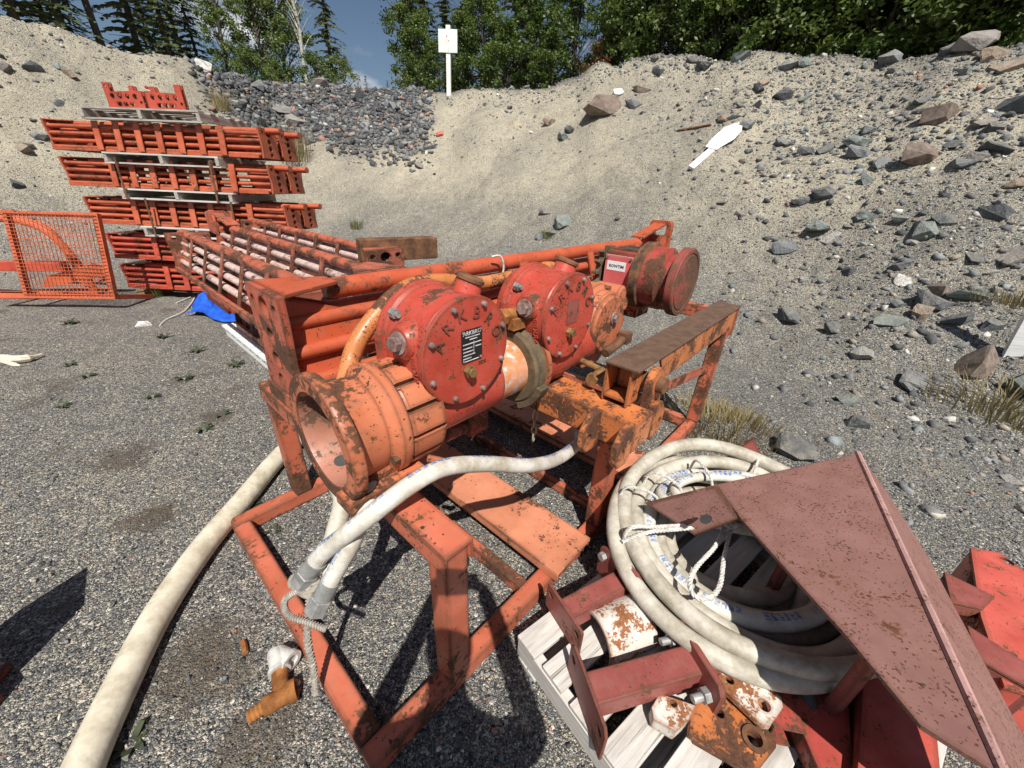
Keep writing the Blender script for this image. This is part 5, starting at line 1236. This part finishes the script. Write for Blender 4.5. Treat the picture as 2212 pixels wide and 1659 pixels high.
piece('primer_plate', 'primer-red flat plate wedged between the maroon sheet and the red beam', ((2040, 1235), (2150, 1288), (2125, 1315), (2055, 1300)), .30, .36, 'bracket')
piece('primer_plate', 'long primer-red plate running out below the fold of the maroon sheet', ((2090, 1350), (2230, 1440), (2250, 1500), (2110, 1420)), .10, .36, 'bracket')
piece('red_steel_section', 'dark red beam standing on the pallet behind the hose tail', ((1700, 1500), (1830, 1480), (1850, 1760), (1812, 1760)), .141, .22, 'darkred')
solo('triangle_plate', MB().plate([(0, 0), (.22, 0), (.10, .16)], [], (0, 0, 0), U, Z, .012), 'bracket', 'small primer-red triangular plate sticking up behind the hose coil', 'steel plate', frame=Matrix.Translation(G(1570, 1005, .36)+Vector((0, .05, 0))) @ Matrix.Rotation(R(-15), 4, 'Z'))
solo('prop_block', MB().box((-.3, -.06, 0), (.3, .06, .30)), 'bracket', 'primer-red box section standing upright under the far rim of the hose coil', 'steel tube', frame=Matrix.Translation((1.15, 1.60, .006)) @ Matrix.Rotation(R(10), 4, 'Z'), bevel=.006)
solo('stones_under', MB(), 'pallet', None, None) if False else None

# ------------------------------------------------------------------ tarp, timber, cord on the yard
tp = Thing('blue_tarp', 'crumpled bright blue tarp on the gravel below the box bracket', 'tarp', Matrix(), tuple(G(470, 680, 0)))
bm_ = MB(); nx, ny = 26, 14
q00, q10, q01, q11 = G(402, 682, 0), G(520, 700, 0), G(445, 652, 0), G(560, 640, 0)
for j in range(ny):
    for i in range(nx):
        s_, t_ = i/(nx-1), j/(ny-1); p = q00.lerp(q10, s_).lerp(q01.lerp(q11, s_), t_)
        rz = abs(float(vnoise(np.array(p.x*4.0+p.y*1.5), np.array(p.y*2.2))))*.40+abs(float(vnoise(np.array(p.x*11.0), np.array(p.y*7.0))))*.10
        edge_ = min(s_, 1-s_, t_, 1-t_)*6
        bm_.v.append((p.x+.05*math.sin(9*t_), p.y+.05*math.sin(7*s_), p.z+.012+rz*min(1, .25+edge_)))
for j in range(ny-1):
    for i in range(nx-1): a = j*nx+i; bm_.f.append((a, a+1, a+nx+1, a+nx))
tpo = tp.part('sheet', bm_, 'tarp', angle=25); sd_ = tpo.modifiers.new('solid', 'SOLIDIFY'); sd_.thickness = .004
solo('bleached_branch', MB().tube([G(-60, 785, .03), G(0, 776, .03), G(50, 775, .04), G(90, 766, .03)], [.05, .045, .035, .015], 8, 4).tube([G(0, 776, .03), G(25, 786, .02), G(45, 790, .015)], [.03, .02, .01], 8, 3), 'bone', 'bleached forked branch lying on the gravel', 'branch')
solo('ground_cord', MB().tube([G(380, 655, .01), G(420, 640, .012), G(400, 670, .01), G(360, 690, .01), G(345, 704, .012)], .008, 6, 6), 'rope', 'pale cord lying loose on the gravel near the tarp', 'cord')
solo('steel_rod', MB().tube([castpx(1462, 286)+Vector((0, 0, .03)), castpx(1534, 276)+Vector((0, 0, .05))], .022, 8, 1), 'rust', 'thin dark rusted rod lying above the fallen sign', 'rod')
solo('orange_scrap', MB().tube([castpx(944, 296)+Vector((0, 0, .03)), castpx(950, 294)+Vector((0, 0, .05)), castpx(958, 292)+Vector((0, 0, .03))], .07, 10, 2), 'brightred', 'small coral-red plastic scrap lying on the sand bank', 'scrap')

# ------------------------------------------------------------------ signs and stakes
q = castpx(970, 207); dep = (q-Vector((0, 0, CAMH))).dot(fwd); mpp = dep/831
sg = Thing('signpost', 'pale square sign on a white wooden post standing on the bank', 'sign', Matrix.Translation(q) @ Matrix.Rotation(R(-6), 4, 'Z') @ Matrix.Rotation(R(1.2), 4, 'Y'), (0, 0, 0))
dz_ = ray(972, 55); hp2 = CAMH+dz_.z*(q.y/dz_.y)-q.z; ks = hp2/152
sg.part('post', MB().box((-6*ks, -.05, -.15), (6*ks, .05, hp2)), 'white_paint', bevel=.008)
bd = sg.part('board', MB().box((-26*ks, -.075, hp2-58*ks), (26*ks, -.056, hp2-9*ks)), 'sign', bevel=.004)
sg.part('arrow', MB().box((-3*ks, -.0775, hp2-43*ks), (-2.2*ks, -.076, hp2-24*ks)).plate([(-4.6*ks, hp2-25*ks), (-.6*ks, hp2-25*ks), (-2.6*ks, hp2-20*ks)], [], (0, -.076, 0), U, Z, .0015), 'red_print', parent=bd, smooth=False)
sg.part('nail', MB().cyl((2*ks, -.075, hp2-33*ks), (2*ks, -.08, hp2-33*ks), .014, n=8).cyl((2*ks, -.075, hp2-54*ks), (2*ks, -.08, hp2-54*ks), .011, n=8), 'rust', parent=bd)
# fallen sign
pa, pb_ = castpx(1490, 374), castpx(1592, 285)
ya = (pb_-pa).normalized(); nn = Vector((0, -.55, .83)); xa = ya.cross(nn).normalized(); nn = xa.cross(ya)
FFm = Matrix(((xa.x, ya.x, nn.x, pa.x), (xa.y, ya.y, nn.y, pa.y), (xa.z, ya.z, nn.z, pa.z+.08), (0, 0, 0, 1)))
Lf = (pb_-pa).length
fs_ = Thing('fallen_sign', 'white sign and its post lying fallen on the slope', 'sign', FFm, (0, 0, 0))
fs_.part('post', MB().box((-.06, 0, -.03), (.06, Lf*1.05, .03)), 'white_paint', bevel=.006)
bd = fs_.part('board', MB().plate([(-.12, Lf*.40), (.09, Lf*.44), (.10, Lf*.52), (.16, Lf*.74), (.13, Lf*.92), (.07, Lf*1.0), (-.08, Lf*1.0), (-.17, Lf*.84), (-.16, Lf*.56)], [], (0, 0, .032), U, V, .015), 'sign', bevel=.003)
for yy in (.50, .68, .80, .92): fs_.part('nail', MB().cyl((.02, Lf*yy, .047), (.02, Lf*yy, .052), .010, n=8), 'rust', parent=bd)
q = castpx(2183, 772)
solo('white_stake', MB().box((-.055, -.03, -.15), (.055, .03, .86)), 'white_paint', 'weathered white wooden stake standing in the stony bank', 'stake', frame=Matrix.Translation(q) @ Matrix.Rotation(R(-6), 4, 'Y') @ Matrix.Rotation(R(-35), 4, 'Z'), bevel=.005)

# ------------------------------------------------------------------ weeds and grass
def blades(seed, n, h, spread, wd, lean=0.5):
    rg = random.Random(seed); vs, fs, cs = [], [], []
    for i in range(n):
        a = rg.uniform(0, 6.28); r = spread*math.sqrt(rg.random()); x, y = r*math.cos(a), r*math.sin(a); hh = h*rg.uniform(.5, 1.1)
        lx, ly = math.cos(a)*lean*hh*rg.random(), math.sin(a)*lean*hh*rg.random(); wx, wy = -math.sin(a)*wd, math.cos(a)*wd
        k = len(vs); vs += [(x-wx, y-wy, 0), (x+wx, y+wy, 0), (x+lx*.4+wx*.8, y+ly*.4+wy*.8, hh*.6), (x+lx*.4-wx*.8, y+ly*.4-wy*.8, hh*.6), (x+lx, y+ly, hh)]
        fs += [(k, k+1, k+2, k+3), (k+3, k+2, k+4)]; cs += [rg.random()]*5
    return vs, fs, cs
def rosette(seed, n, r):
    rg = random.Random(seed); vs, fs, cs = [], [], []
    for i in range(n):
        a = rg.uniform(0, 6.28); l = r*rg.uniform(.5, 1); wd = l*rg.uniform(.14, .24); e = rg.uniform(.15, .9)
        ux, uy = math.cos(a), math.sin(a); k = len(vs)
        for s_, w_, z_ in ((.1, .3, .02), (.45, 1, .5*e), (.8, .8, .7*e), (1, .08, .5*e)):
            for sg_ in (-1, 1): vs.append((ux*l*s_-uy*wd*w_*sg_, uy*l*s_+ux*wd*w_*sg_, z_*l))
        for j in range(3): fs.append((k+2*j, k+2*j+1, k+2*j+3, k+2*j+2))
        cs += [rg.random()]*8
    return vs, fs, cs
def colmesh(name, vs, fs, cs, mat):
    me = bpy.data.meshes.new(name); me.from_pydata(vs, [], fs); ca = me.color_attributes.new('col', 'FLOAT_COLOR', 'POINT')
    ca.data.foreach_set('color', np.repeat(np.array(cs, np.float32)[:, None], 4, 1).ravel()); me.materials.append(M[mat]); return me
ros = [colmesh('weed', *rosette(s_, 16, .075), 'weed') for s_ in (1, 2, 3)]
for i_, (x, y, s_) in enumerate(((715, 1560, 1.2), (600, 1330, .0), (240, 540, 0), (190, 815, 1.3), (155, 790, 1.2), (400, 820, 1.4), (355, 730, 1.6), (430, 760, 1.5), (135, 880, 1.2), (590, 1150, 1.0), (265, 1560, 1.0), (545, 1095, 1.1), (285, 1610, 1.2), (510, 790, 1.6), (440, 930, 1.3), (150, 700, 2.0), (1100, 1500, .8), (480, 900, 1.2), (330, 860, 1.2))):
    if s_ == 0: continue
    q = castpx(x, y); o = bpy.data.objects.new('weed', ros[i_ % 3]); C.objects.link(o); o.location = q; o.scale = (s_*.72,)*3; o.rotation_euler = (0, 0, rnd.uniform(0, 6))
    tag(o, 'small dark leafy weed growing flat on the gravel', 'weed', 'weeds on the gravel yard')
dry = colmesh('grass_tuft', *blades(3, 240, .62, .28, .004), 'drygrass'); grn = colmesh('grass_tuft', *blades(4, 130, .26, .16, .004, .7), 'greengrass'); brn = colmesh('grass_tuft', *blades(6, 380, .16, .40, .004, .9), 'drygrass')
for x, y, m_, s_, lb_ in ((640, 350, dry, 1.5, 'tall dry grass tuft on the bank beside the beam stack'), (480, 240, dry, .9, 'dry grass tuft on the sand shoulder above the stack'), (660, 478, grn, 1.3, 'green weed tuft in the shadow beside the stack'), (770, 495, grn, 1.0, 'green tuft of grass behind the worn beams'), (1180, 515, grn, .8, 'low green plant below the rocks on the bank'), (1530, 920, brn, .9, 'dry low grass beside the foot of the stand'), (1590, 935, brn, .8, 'dry low grass between stand and hose coil'), (2170, 880, brn, 1.4, 'brown dry grass clump below the white stake'), (2205, 655, brn, 1.0, 'brown dry grass clump above the white stake'), (1375, 905, grn, .5, 'grass growing under the box beam'), (340, 640, grn, .8, 'green weeds at the foot of the beam stack')):
    q = castpx(x, y); o = bpy.data.objects.new('grass_tuft', m_); C.objects.link(o); o.location = q; o.scale = (s_,)*3; tag(o, lb_, 'grass')

# ------------------------------------------------------------------ trees
def spruce(seed, h, rad_, base=.06, gap=.0, twigs=11, droop=.35):
    rg = random.Random(seed); vs, fs, cs = [], [], []; nw = int(h*4.6)
    for i in range(nw):
        f = base+(1-base)*(i/nw); z0_ = f*h; Lb = rad_*(1-f)**.75*rg.uniform(.55, 1.1)+.12
        for b in range(rg.randint(4, 6)):
            if rg.random() < gap: continue
            a = rg.uniform(0, 6.283); ux, uy = math.cos(a), math.sin(a); l = Lb*rg.uniform(.6, 1.1); sh_ = rg.random()
            for t in range(twigs):
                s_ = (t+rg.random())/twigs; px_, py_ = ux*l*s_, uy*l*s_; pz = z0_-droop*l*s_*s_+.10*l*s_
                for sd2 in (-1, 1):
                    aa = a+sd2*rg.uniform(.5, 1.2); tl = .30*(1-.55*s_)*rg.uniform(.6, 1.2)*min(1.2, l+.25); wd = .035
                    ex, ey, ez = math.cos(aa)*tl, math.sin(aa)*tl, -rg.uniform(.02, .35)*tl
                    k = len(vs); nx_, ny_ = -math.sin(aa)*wd, math.cos(aa)*wd
                    vs += [(px_, py_, pz), (px_+ex*.5+nx_, py_+ey*.5+ny_, pz+ez*.5+.02), (px_+ex, py_+ey, pz+ez), (px_+ex*.5-nx_, py_+ey*.5-ny_, pz+ez*.5-.03)]
                    fs.append((k, k+1, k+2, k+3)); cs += [rg.random()*.6+sh_*.4]*4
    tr = MB().cyl((0, 0, -.3), (0, 0, h*.97), .011*h+.02, .01, 8)
    for i in range(int(h*5)):
        z0_ = rg.uniform(base*.3, .9)*h; a = rg.uniform(0, 6.28); l = rad_*(1-z0_/h)**.75*.8
        tr.cyl((0, 0, z0_), (math.cos(a)*l, math.sin(a)*l, z0_-l*.2), .014, .005, 4)
    return colmesh('crown', vs, fs, cs, 'needle'), tr.mesh('trunk', 'bark')
def broad(seed, h, rad_, base=.25, leaves=7000, ls=.09, mat='leaf', bark='bark', clumps=70, top=1.0):
    rg = random.Random(seed); vs, fs, cs = [], [], []; tr = MB(); pts = [Vector((0, 0, -.3))]
    for i in range(1, 8): pts.append(Vector((rg.gauss(0, .05)*i*.4, rg.gauss(0, .05)*i*.4, h*.95*i/7)))
    tr.tube(pts, [.012*h+.03, .011*h, .009*h, .007*h, .005*h, .003*h, .01], 8, 3)
    cl_ = []
    for i in range(clumps):
        f = base+(1-base)*rg.random()**.85; r = rad_*math.sin(min(1, (1-f)/(1-base)*1.25+.12)*math.pi*.5)*(rg.random()**.5)*rg.uniform(.7, 1.1)
        a = rg.uniform(0, 6.28); c = Vector((math.cos(a)*r, math.sin(a)*r, f*h)); cl_.append((c, rg.uniform(.22, .5)*max(.55, rad_*.42), rg.random()))
        b0 = Vector((0, 0, max(.1, c.z-r*.9-.2)))
        tr.tube([b0, b0.lerp(c, .55)+Vector((0, 0, .12)), c], [.022, .014, .005], 4, 2, caps=False)
    for i in range(leaves):
        c, cr_, sh_ = rg.choice(cl_); v = Vector((rg.gauss(0, 1), rg.gauss(0, 1), rg.gauss(0, .8)))*cr_*.55; p = c+v
        if p.z < .05: continue
        d1__ = Vector((rg.gauss(0, 1), rg.gauss(0, 1), rg.gauss(-.3, .6))).normalized(); s_ = ls*rg.uniform(.6, 1.25)
        d2__ = d1__.cross(Vector((rg.gauss(0, 1), rg.gauss(0, 1), rg.gauss(0, 1)))).normalized()
        k = len(vs); vs += [tuple(p-d1__*s_*.5), tuple(p+d2__*s_*.28), tuple(p+d1__*s_*.5), tuple(p-d2__*s_*.28)]
        fs.append((k, k+1, k+2, k+3)); cs += [rg.random()*.55+sh_*.45]*4
    return colmesh('crown', vs, fs, cs, mat), tr.mesh('trunk', bark)
LIB = {
 'spruce_a': spruce(1, 9.0, 1.2), 'spruce_b': spruce(2, 8.0, 1.0, .12, .15), 'spruce_c': spruce(3, 6.0, 1.0), 'pine_thin': spruce(4, 10.0, 1.1, .30, .35, 9),
 'poplar_a': broad(5, 7.5, 1.25, .06, 15000, .11, clumps=110), 'poplar_b': broad(6, 6.5, 1.6, .06, 17000, .11, clumps=120), 'birch_bare': broad(7, 7.0, .9, .35, 350, .08, 'leaf', 'birch', 40),
 'alder_a': broad(8, 4.2, 1.7, .02, 9000, .13, 'alder', 'bark', 80), 'alder_b': broad(9, 5.2, 1.9, .03, 10000, .13, 'alder', 'bark', 90), 'alder_c': broad(10, 3.0, 1.4, .02, 6000, .12, 'alder', 'bark', 60),
 'bush': broad(11, 1.9, 1.1, .02, 3200, .10, 'leaf', 'bark', 36), 'red_bush': broad(12, 1.6, .7, .02, 1500, .09, 'redbush', 'bark', 24)}
CATN = {'spruce_a': ('spruce_tree', 'tree'), 'spruce_b': ('spruce_tree', 'tree'), 'spruce_c': ('spruce_tree', 'tree'), 'pine_thin': ('spruce_tree', 'tree'), 'poplar_a': ('poplar_tree', 'tree'), 'poplar_b': ('poplar_tree', 'tree'), 'birch_bare': ('birch_tree', 'tree'), 'alder_a': ('alder_tree', 'tree'), 'alder_b': ('alder_tree', 'tree'), 'alder_c': ('alder_tree', 'tree'), 'bush': ('leafy_bush', 'bush'), 'red_bush': ('dead_bush', 'bush')}
def tree(kind, px_, extra, s_, label, group=None, sink=0.0):
    yy = np.interp(px_, [c[0] for c in CREST], [c[1] for c in CREST]); d = ray(px_, float(yy)); az = math.atan2(d.x, d.y)
    dist = float(np.interp(math.degrees(az), *D1))+extra; x, y = dist*math.sin(az), dist*math.cos(az)
    nm, ct = CATN[kind]; o = bpy.data.objects.new(nm, None); C.objects.link(o); o.empty_display_size = .3
    o.location = (x, y, H1(x, y)-.05-sink); o.rotation_euler = (rnd.uniform(-.03, .03), rnd.uniform(-.03, .03), rnd.uniform(0, 6.28)); o.scale = (s_, s_, s_*rnd.uniform(.92, 1.08))
    for n_, me_ in zip(('crown', 'trunk'), LIB[kind]):
        c_ = bpy.data.objects.new(n_, me_); C.objects.link(c_); c_.parent = o
    return tag(o, label, ct, group)
G1 = 'spruces on the shoulder above the stack'; LG1 = 'dark spruce standing on the sand shoulder above the beam stack'
for px_, ex, s_, kd in ((-40, 4, 1.1, 'spruce_a'), (40, 4, .9, 'pine_thin'), (100, 5, 1.0, 'spruce_b'), (140, 4, 1.0, 'spruce_a'), (225, 5, .95, 'pine_thin'), (300, 6, 1.0, 'spruce_a'), (340, 8, 1.0, 'spruce_b'), (375, 5, .9, 'spruce_a'), (402, 8, .95, 'pine_thin'), (-100, 5, 1.1, 'spruce_a')):
    tree(kd, px_, ex, s_, LG1, G1)
tree('spruce_c', 440, 6, .95, 'short narrow spruce between the dark spruces and the poplars')
tree('poplar_a', 497, 4, .80, 'slim poplar standing alone behind the rubble heap')
tree('poplar_b', 575, 5, 1.0, 'broad poplar behind the rubble heap, beside the bare birch')
tree('poplar_b', 625, 7, 1.15, 'taller poplar behind the bare white birch')
tree('birch_bare', 664, 3.5, 1.0, 'bare white-trunked birch behind the rubble heap')
tree('spruce_a', 722, 5, .82, 'tall spruce beside the open patch of sky')
for px_, s_ in ((545, .75), (600, .7), (690, .8), (745, .7)): tree('bush', px_, 2.2, s_, 'low leafy bush at the foot of the poplars', 'bushes under the poplars')
for px_, s_ in ((790, .28), (838, .24)): tree('spruce_c', px_, 5, s_, 'tiny young spruce in the open patch of sky', 'young spruces in the gap')
for px_, ex, s_, kd, lb_ in ((890, 3, .95, 'poplar_a', 'leafy poplar left edge of the wood behind the signpost'), (925, 5, 1.1, 'spruce_b', 'spruce directly behind the signpost'), (965, 8, 1.1, 'pine_thin', 'thin dark-trunked spruce rising behind the signpost'), (1010, 5, 1.0, 'spruce_a', 'full spruce just past the signpost'), (1060, 4, .95, 'spruce_b', 'spruce with sparse crown past the signpost')):
    tree(kd, px_, ex, s_, lb_.replace('left edge of', 'at the edge of'))
def stretch(px_, ex):
    a_ = 'around the signpost' if px_ < 1070 else 'between the signpost and the dead reddish bush' if px_ < 1285 else 'just past the dead reddish bush' if px_ < 1460 else 'above the fallen sign' if px_ < 1700 else 'above the slope past the fallen sign' if px_ < 1930 else 'above the tan wedge rock'
    return a_+(', rear row' if ex > 4 else '')
GA = 'leafy alders along the crest'; LA = 'leafy green alder growing along the crest of the bank'
for px_, ex, s_, kd in ((905, 2.0, .62, 'alder_a'), (950, 2.4, .70, 'alder_c'), (1000, 2.0, .62, 'alder_a'), (1045, 2.6, .70, 'alder_b'), (1095, 2.0, .75, 'alder_c'), (1140, 2.4, .75, 'alder_a'), (1190, 2.0, .72, 'alder_c'), (1235, 2.6, .80, 'alder_b'), (1330, 2.2, .9, 'alder_c'), (1375, 3.0, .95, 'alder_a'), (1430, 2.2, .9, 'alder_b'), (1480, 3, 1.0, 'alder_a'), (1540, 2.0, .95, 'alder_c'), (1590, 2.8, 1.0, 'alder_b'), (1650, 2.0, 1.0, 'alder_a'), (1710, 2.6, 1.0, 'alder_b'), (1770, 2.0, 1.0, 'alder_a'), (1830, 2.6, 1.0, 'alder_b'), (1890, 1.9, .95, 'alder_a'), (1945, 2.6, 1.0, 'alder_b'), (2000, 2.0, 1.0, 'alder_a'), (2060, 2.4, 1.0, 'alder_b'), (2120, 2.0, 1.0, 'alder_a'), (2180, 2.4, 1.0, 'alder_b'), (2250, 2.2, 1.0, 'alder_a'), (2330, 2.2, 1.0, 'alder_b'), (1680, 4.2, 1.1, 'alder_b'), (1560, 4.4, 1.1, 'alder_b'), (1800, 4.2, 1.1, 'alder_b'), (1920, 4.4, 1.1, 'alder_b'), (2040, 4.2, 1.1, 'alder_b'), (2160, 4.4, 1.1, 'alder_b')):
    tree(kd, px_, ex, s_, 'leafy green alder on the crest '+stretch(px_, ex), GA)
GS = 'spruces behind the alders'; LS = 'dark spruce rising behind the alders on the crest'
for px_, ex, s_, kd in ((1110, 6, 1.1, 'spruce_a'), (1150, 4.5, 1.0, 'spruce_b'), (1185, 7, 1.2, 'spruce_a'), (1235, 5, 1.0, 'spruce_b'), (1320, 5, 1.1, 'spruce_a'), (1365, 7, 1.1, 'spruce_b'), (1410, 5, 1.0, 'spruce_a'), (1470, 6, 1.0, 'spruce_b'), (1530, 7, 1.1, 'spruce_a'), (1600, 7, 1.1, 'spruce_a'), (1690, 8, 1.1, 'spruce_a'), (1780, 8, 1.1, 'spruce_b'), (1880, 8, 1.1, 'spruce_a'), (1980, 8, 1.1, 'spruce_a'), (2090, 8, 1.1, 'spruce_a'), (2190, 8, 1.1, 'spruce_a')):
    tree(kd, px_, ex, s_, 'dark spruce rising behind the alders '+stretch(px_, 0), GS)
tree('red_bush', 1285, 1.6, .8, 'dead reddish bush between the alders on the crest')

# ------------------------------------------------------------------ the photographer behind the camera (casts the shadow in the foreground)
def person():
    t = Thing('person', 'person in dark clothes standing behind the viewpoint, holding up a phone with both hands', 'person', Matrix(), (0.0, -.46, 0))
    J = {'pel': (0, -.46, .98), 'bel': (0, -.46, 1.12), 'che': (0, -.44, 1.34), 'nec': (0, -.42, 1.51), 'hd0': (0, -.40, 1.60), 'hd1': (0, -.38, 1.72), 'hd2': (0, -.38, 1.80)}
    E_ = [('pel', 'bel'), ('bel', 'che'), ('che', 'nec'), ('nec', 'hd0'), ('hd0', 'hd1'), ('hd1', 'hd2')]
    Rr = {'pel': .155, 'bel': .15, 'che': .165, 'nec': .062, 'hd0': .072, 'hd1': .092, 'hd2': .065}
    for s_, n_ in ((-1, 'l'), (1, 'r')):
        J.update({n_+'sh': (s_*.20, -.45, 1.42), n_+'el': (s_*.27, -.28, 1.22), n_+'wr': (s_*.135, -.085, 1.50), n_+'hn': (s_*.105, -.045, 1.565), n_+'hi': (s_*.10, -.46, .92), n_+'kn': (s_*.12, -.43, .50), n_+'an': (s_*.13, -.46, .09), n_+'to': (s_*.15, -.30, .04)})
        E_ += [('che', n_+'sh'), (n_+'sh', n_+'el'), (n_+'el', n_+'wr'), (n_+'wr', n_+'hn'), ('pel', n_+'hi'), (n_+'hi', n_+'kn'), (n_+'kn', n_+'an'), (n_+'an', n_+'to')]
        Rr.update({n_+'sh': .075, n_+'el': .052, n_+'wr': .036, n_+'hn': .036, n_+'hi': .10, n_+'kn': .07, n_+'an': .05, n_+'to': .04})
        for k in range(5):
            fx = (.10, .088, .078, .078, .10)[k]; fz = (1.610, 1.622, 1.60, 1.575, 1.555)[k]; nm = n_+'f%d' % k
            J[nm] = (s_*fx, -.030, fz); J[nm+'t'] = (s_*(fx-.022), -.022, fz+.004); E_ += [(n_+'hn', nm), (nm, nm+'t')]; Rr[nm] = .0095; Rr[nm+'t'] = .008
    names = list(J); me_ = bpy.data.meshes.new('body'); me_.from_pydata([tuple(Vector(J[n_])-t.base) for n_ in names], [(names.index(a), names.index(b)) for a, b in E_], [])
    o = bpy.data.objects.new('body', me_); C.objects.link(o); o.parent = t.o
    sk = o.modifiers.new('skin', 'SKIN'); sk.use_smooth_shade = True; ss = o.modifiers.new('sub', 'SUBSURF'); ss.levels = 2; ss.render_levels = 2
    for i, n_ in enumerate(names):
        me_.skin_vertices[0].data[i].radius = (Rr[n_], Rr[n_]*(.75 if n_ in ('pel', 'bel', 'che') else 1)); me_.skin_vertices[0].data[i].use_root = n_ == 'pel'
    me_.materials.append(M['cloth'])
    t.part('hair', MB().lathe([(0, .05), (.03, .088), (.08, .092), (.12, .07), (.145, 0)], (0, -.395, 1.70), Z, 16), 'bark')
    ph = Thing('phone', 'dark phone held level in both hands behind the viewpoint', 'phone', Matrix.Translation((0, 0, CAMH)) @ cam.matrix_world.to_3x3().to_4x4(), (0, 0, .02))
    ph.part('body', MB().box((-.075, -.038, .012), (.075, .038, .020)), 'phone', bevel=.003)
person()
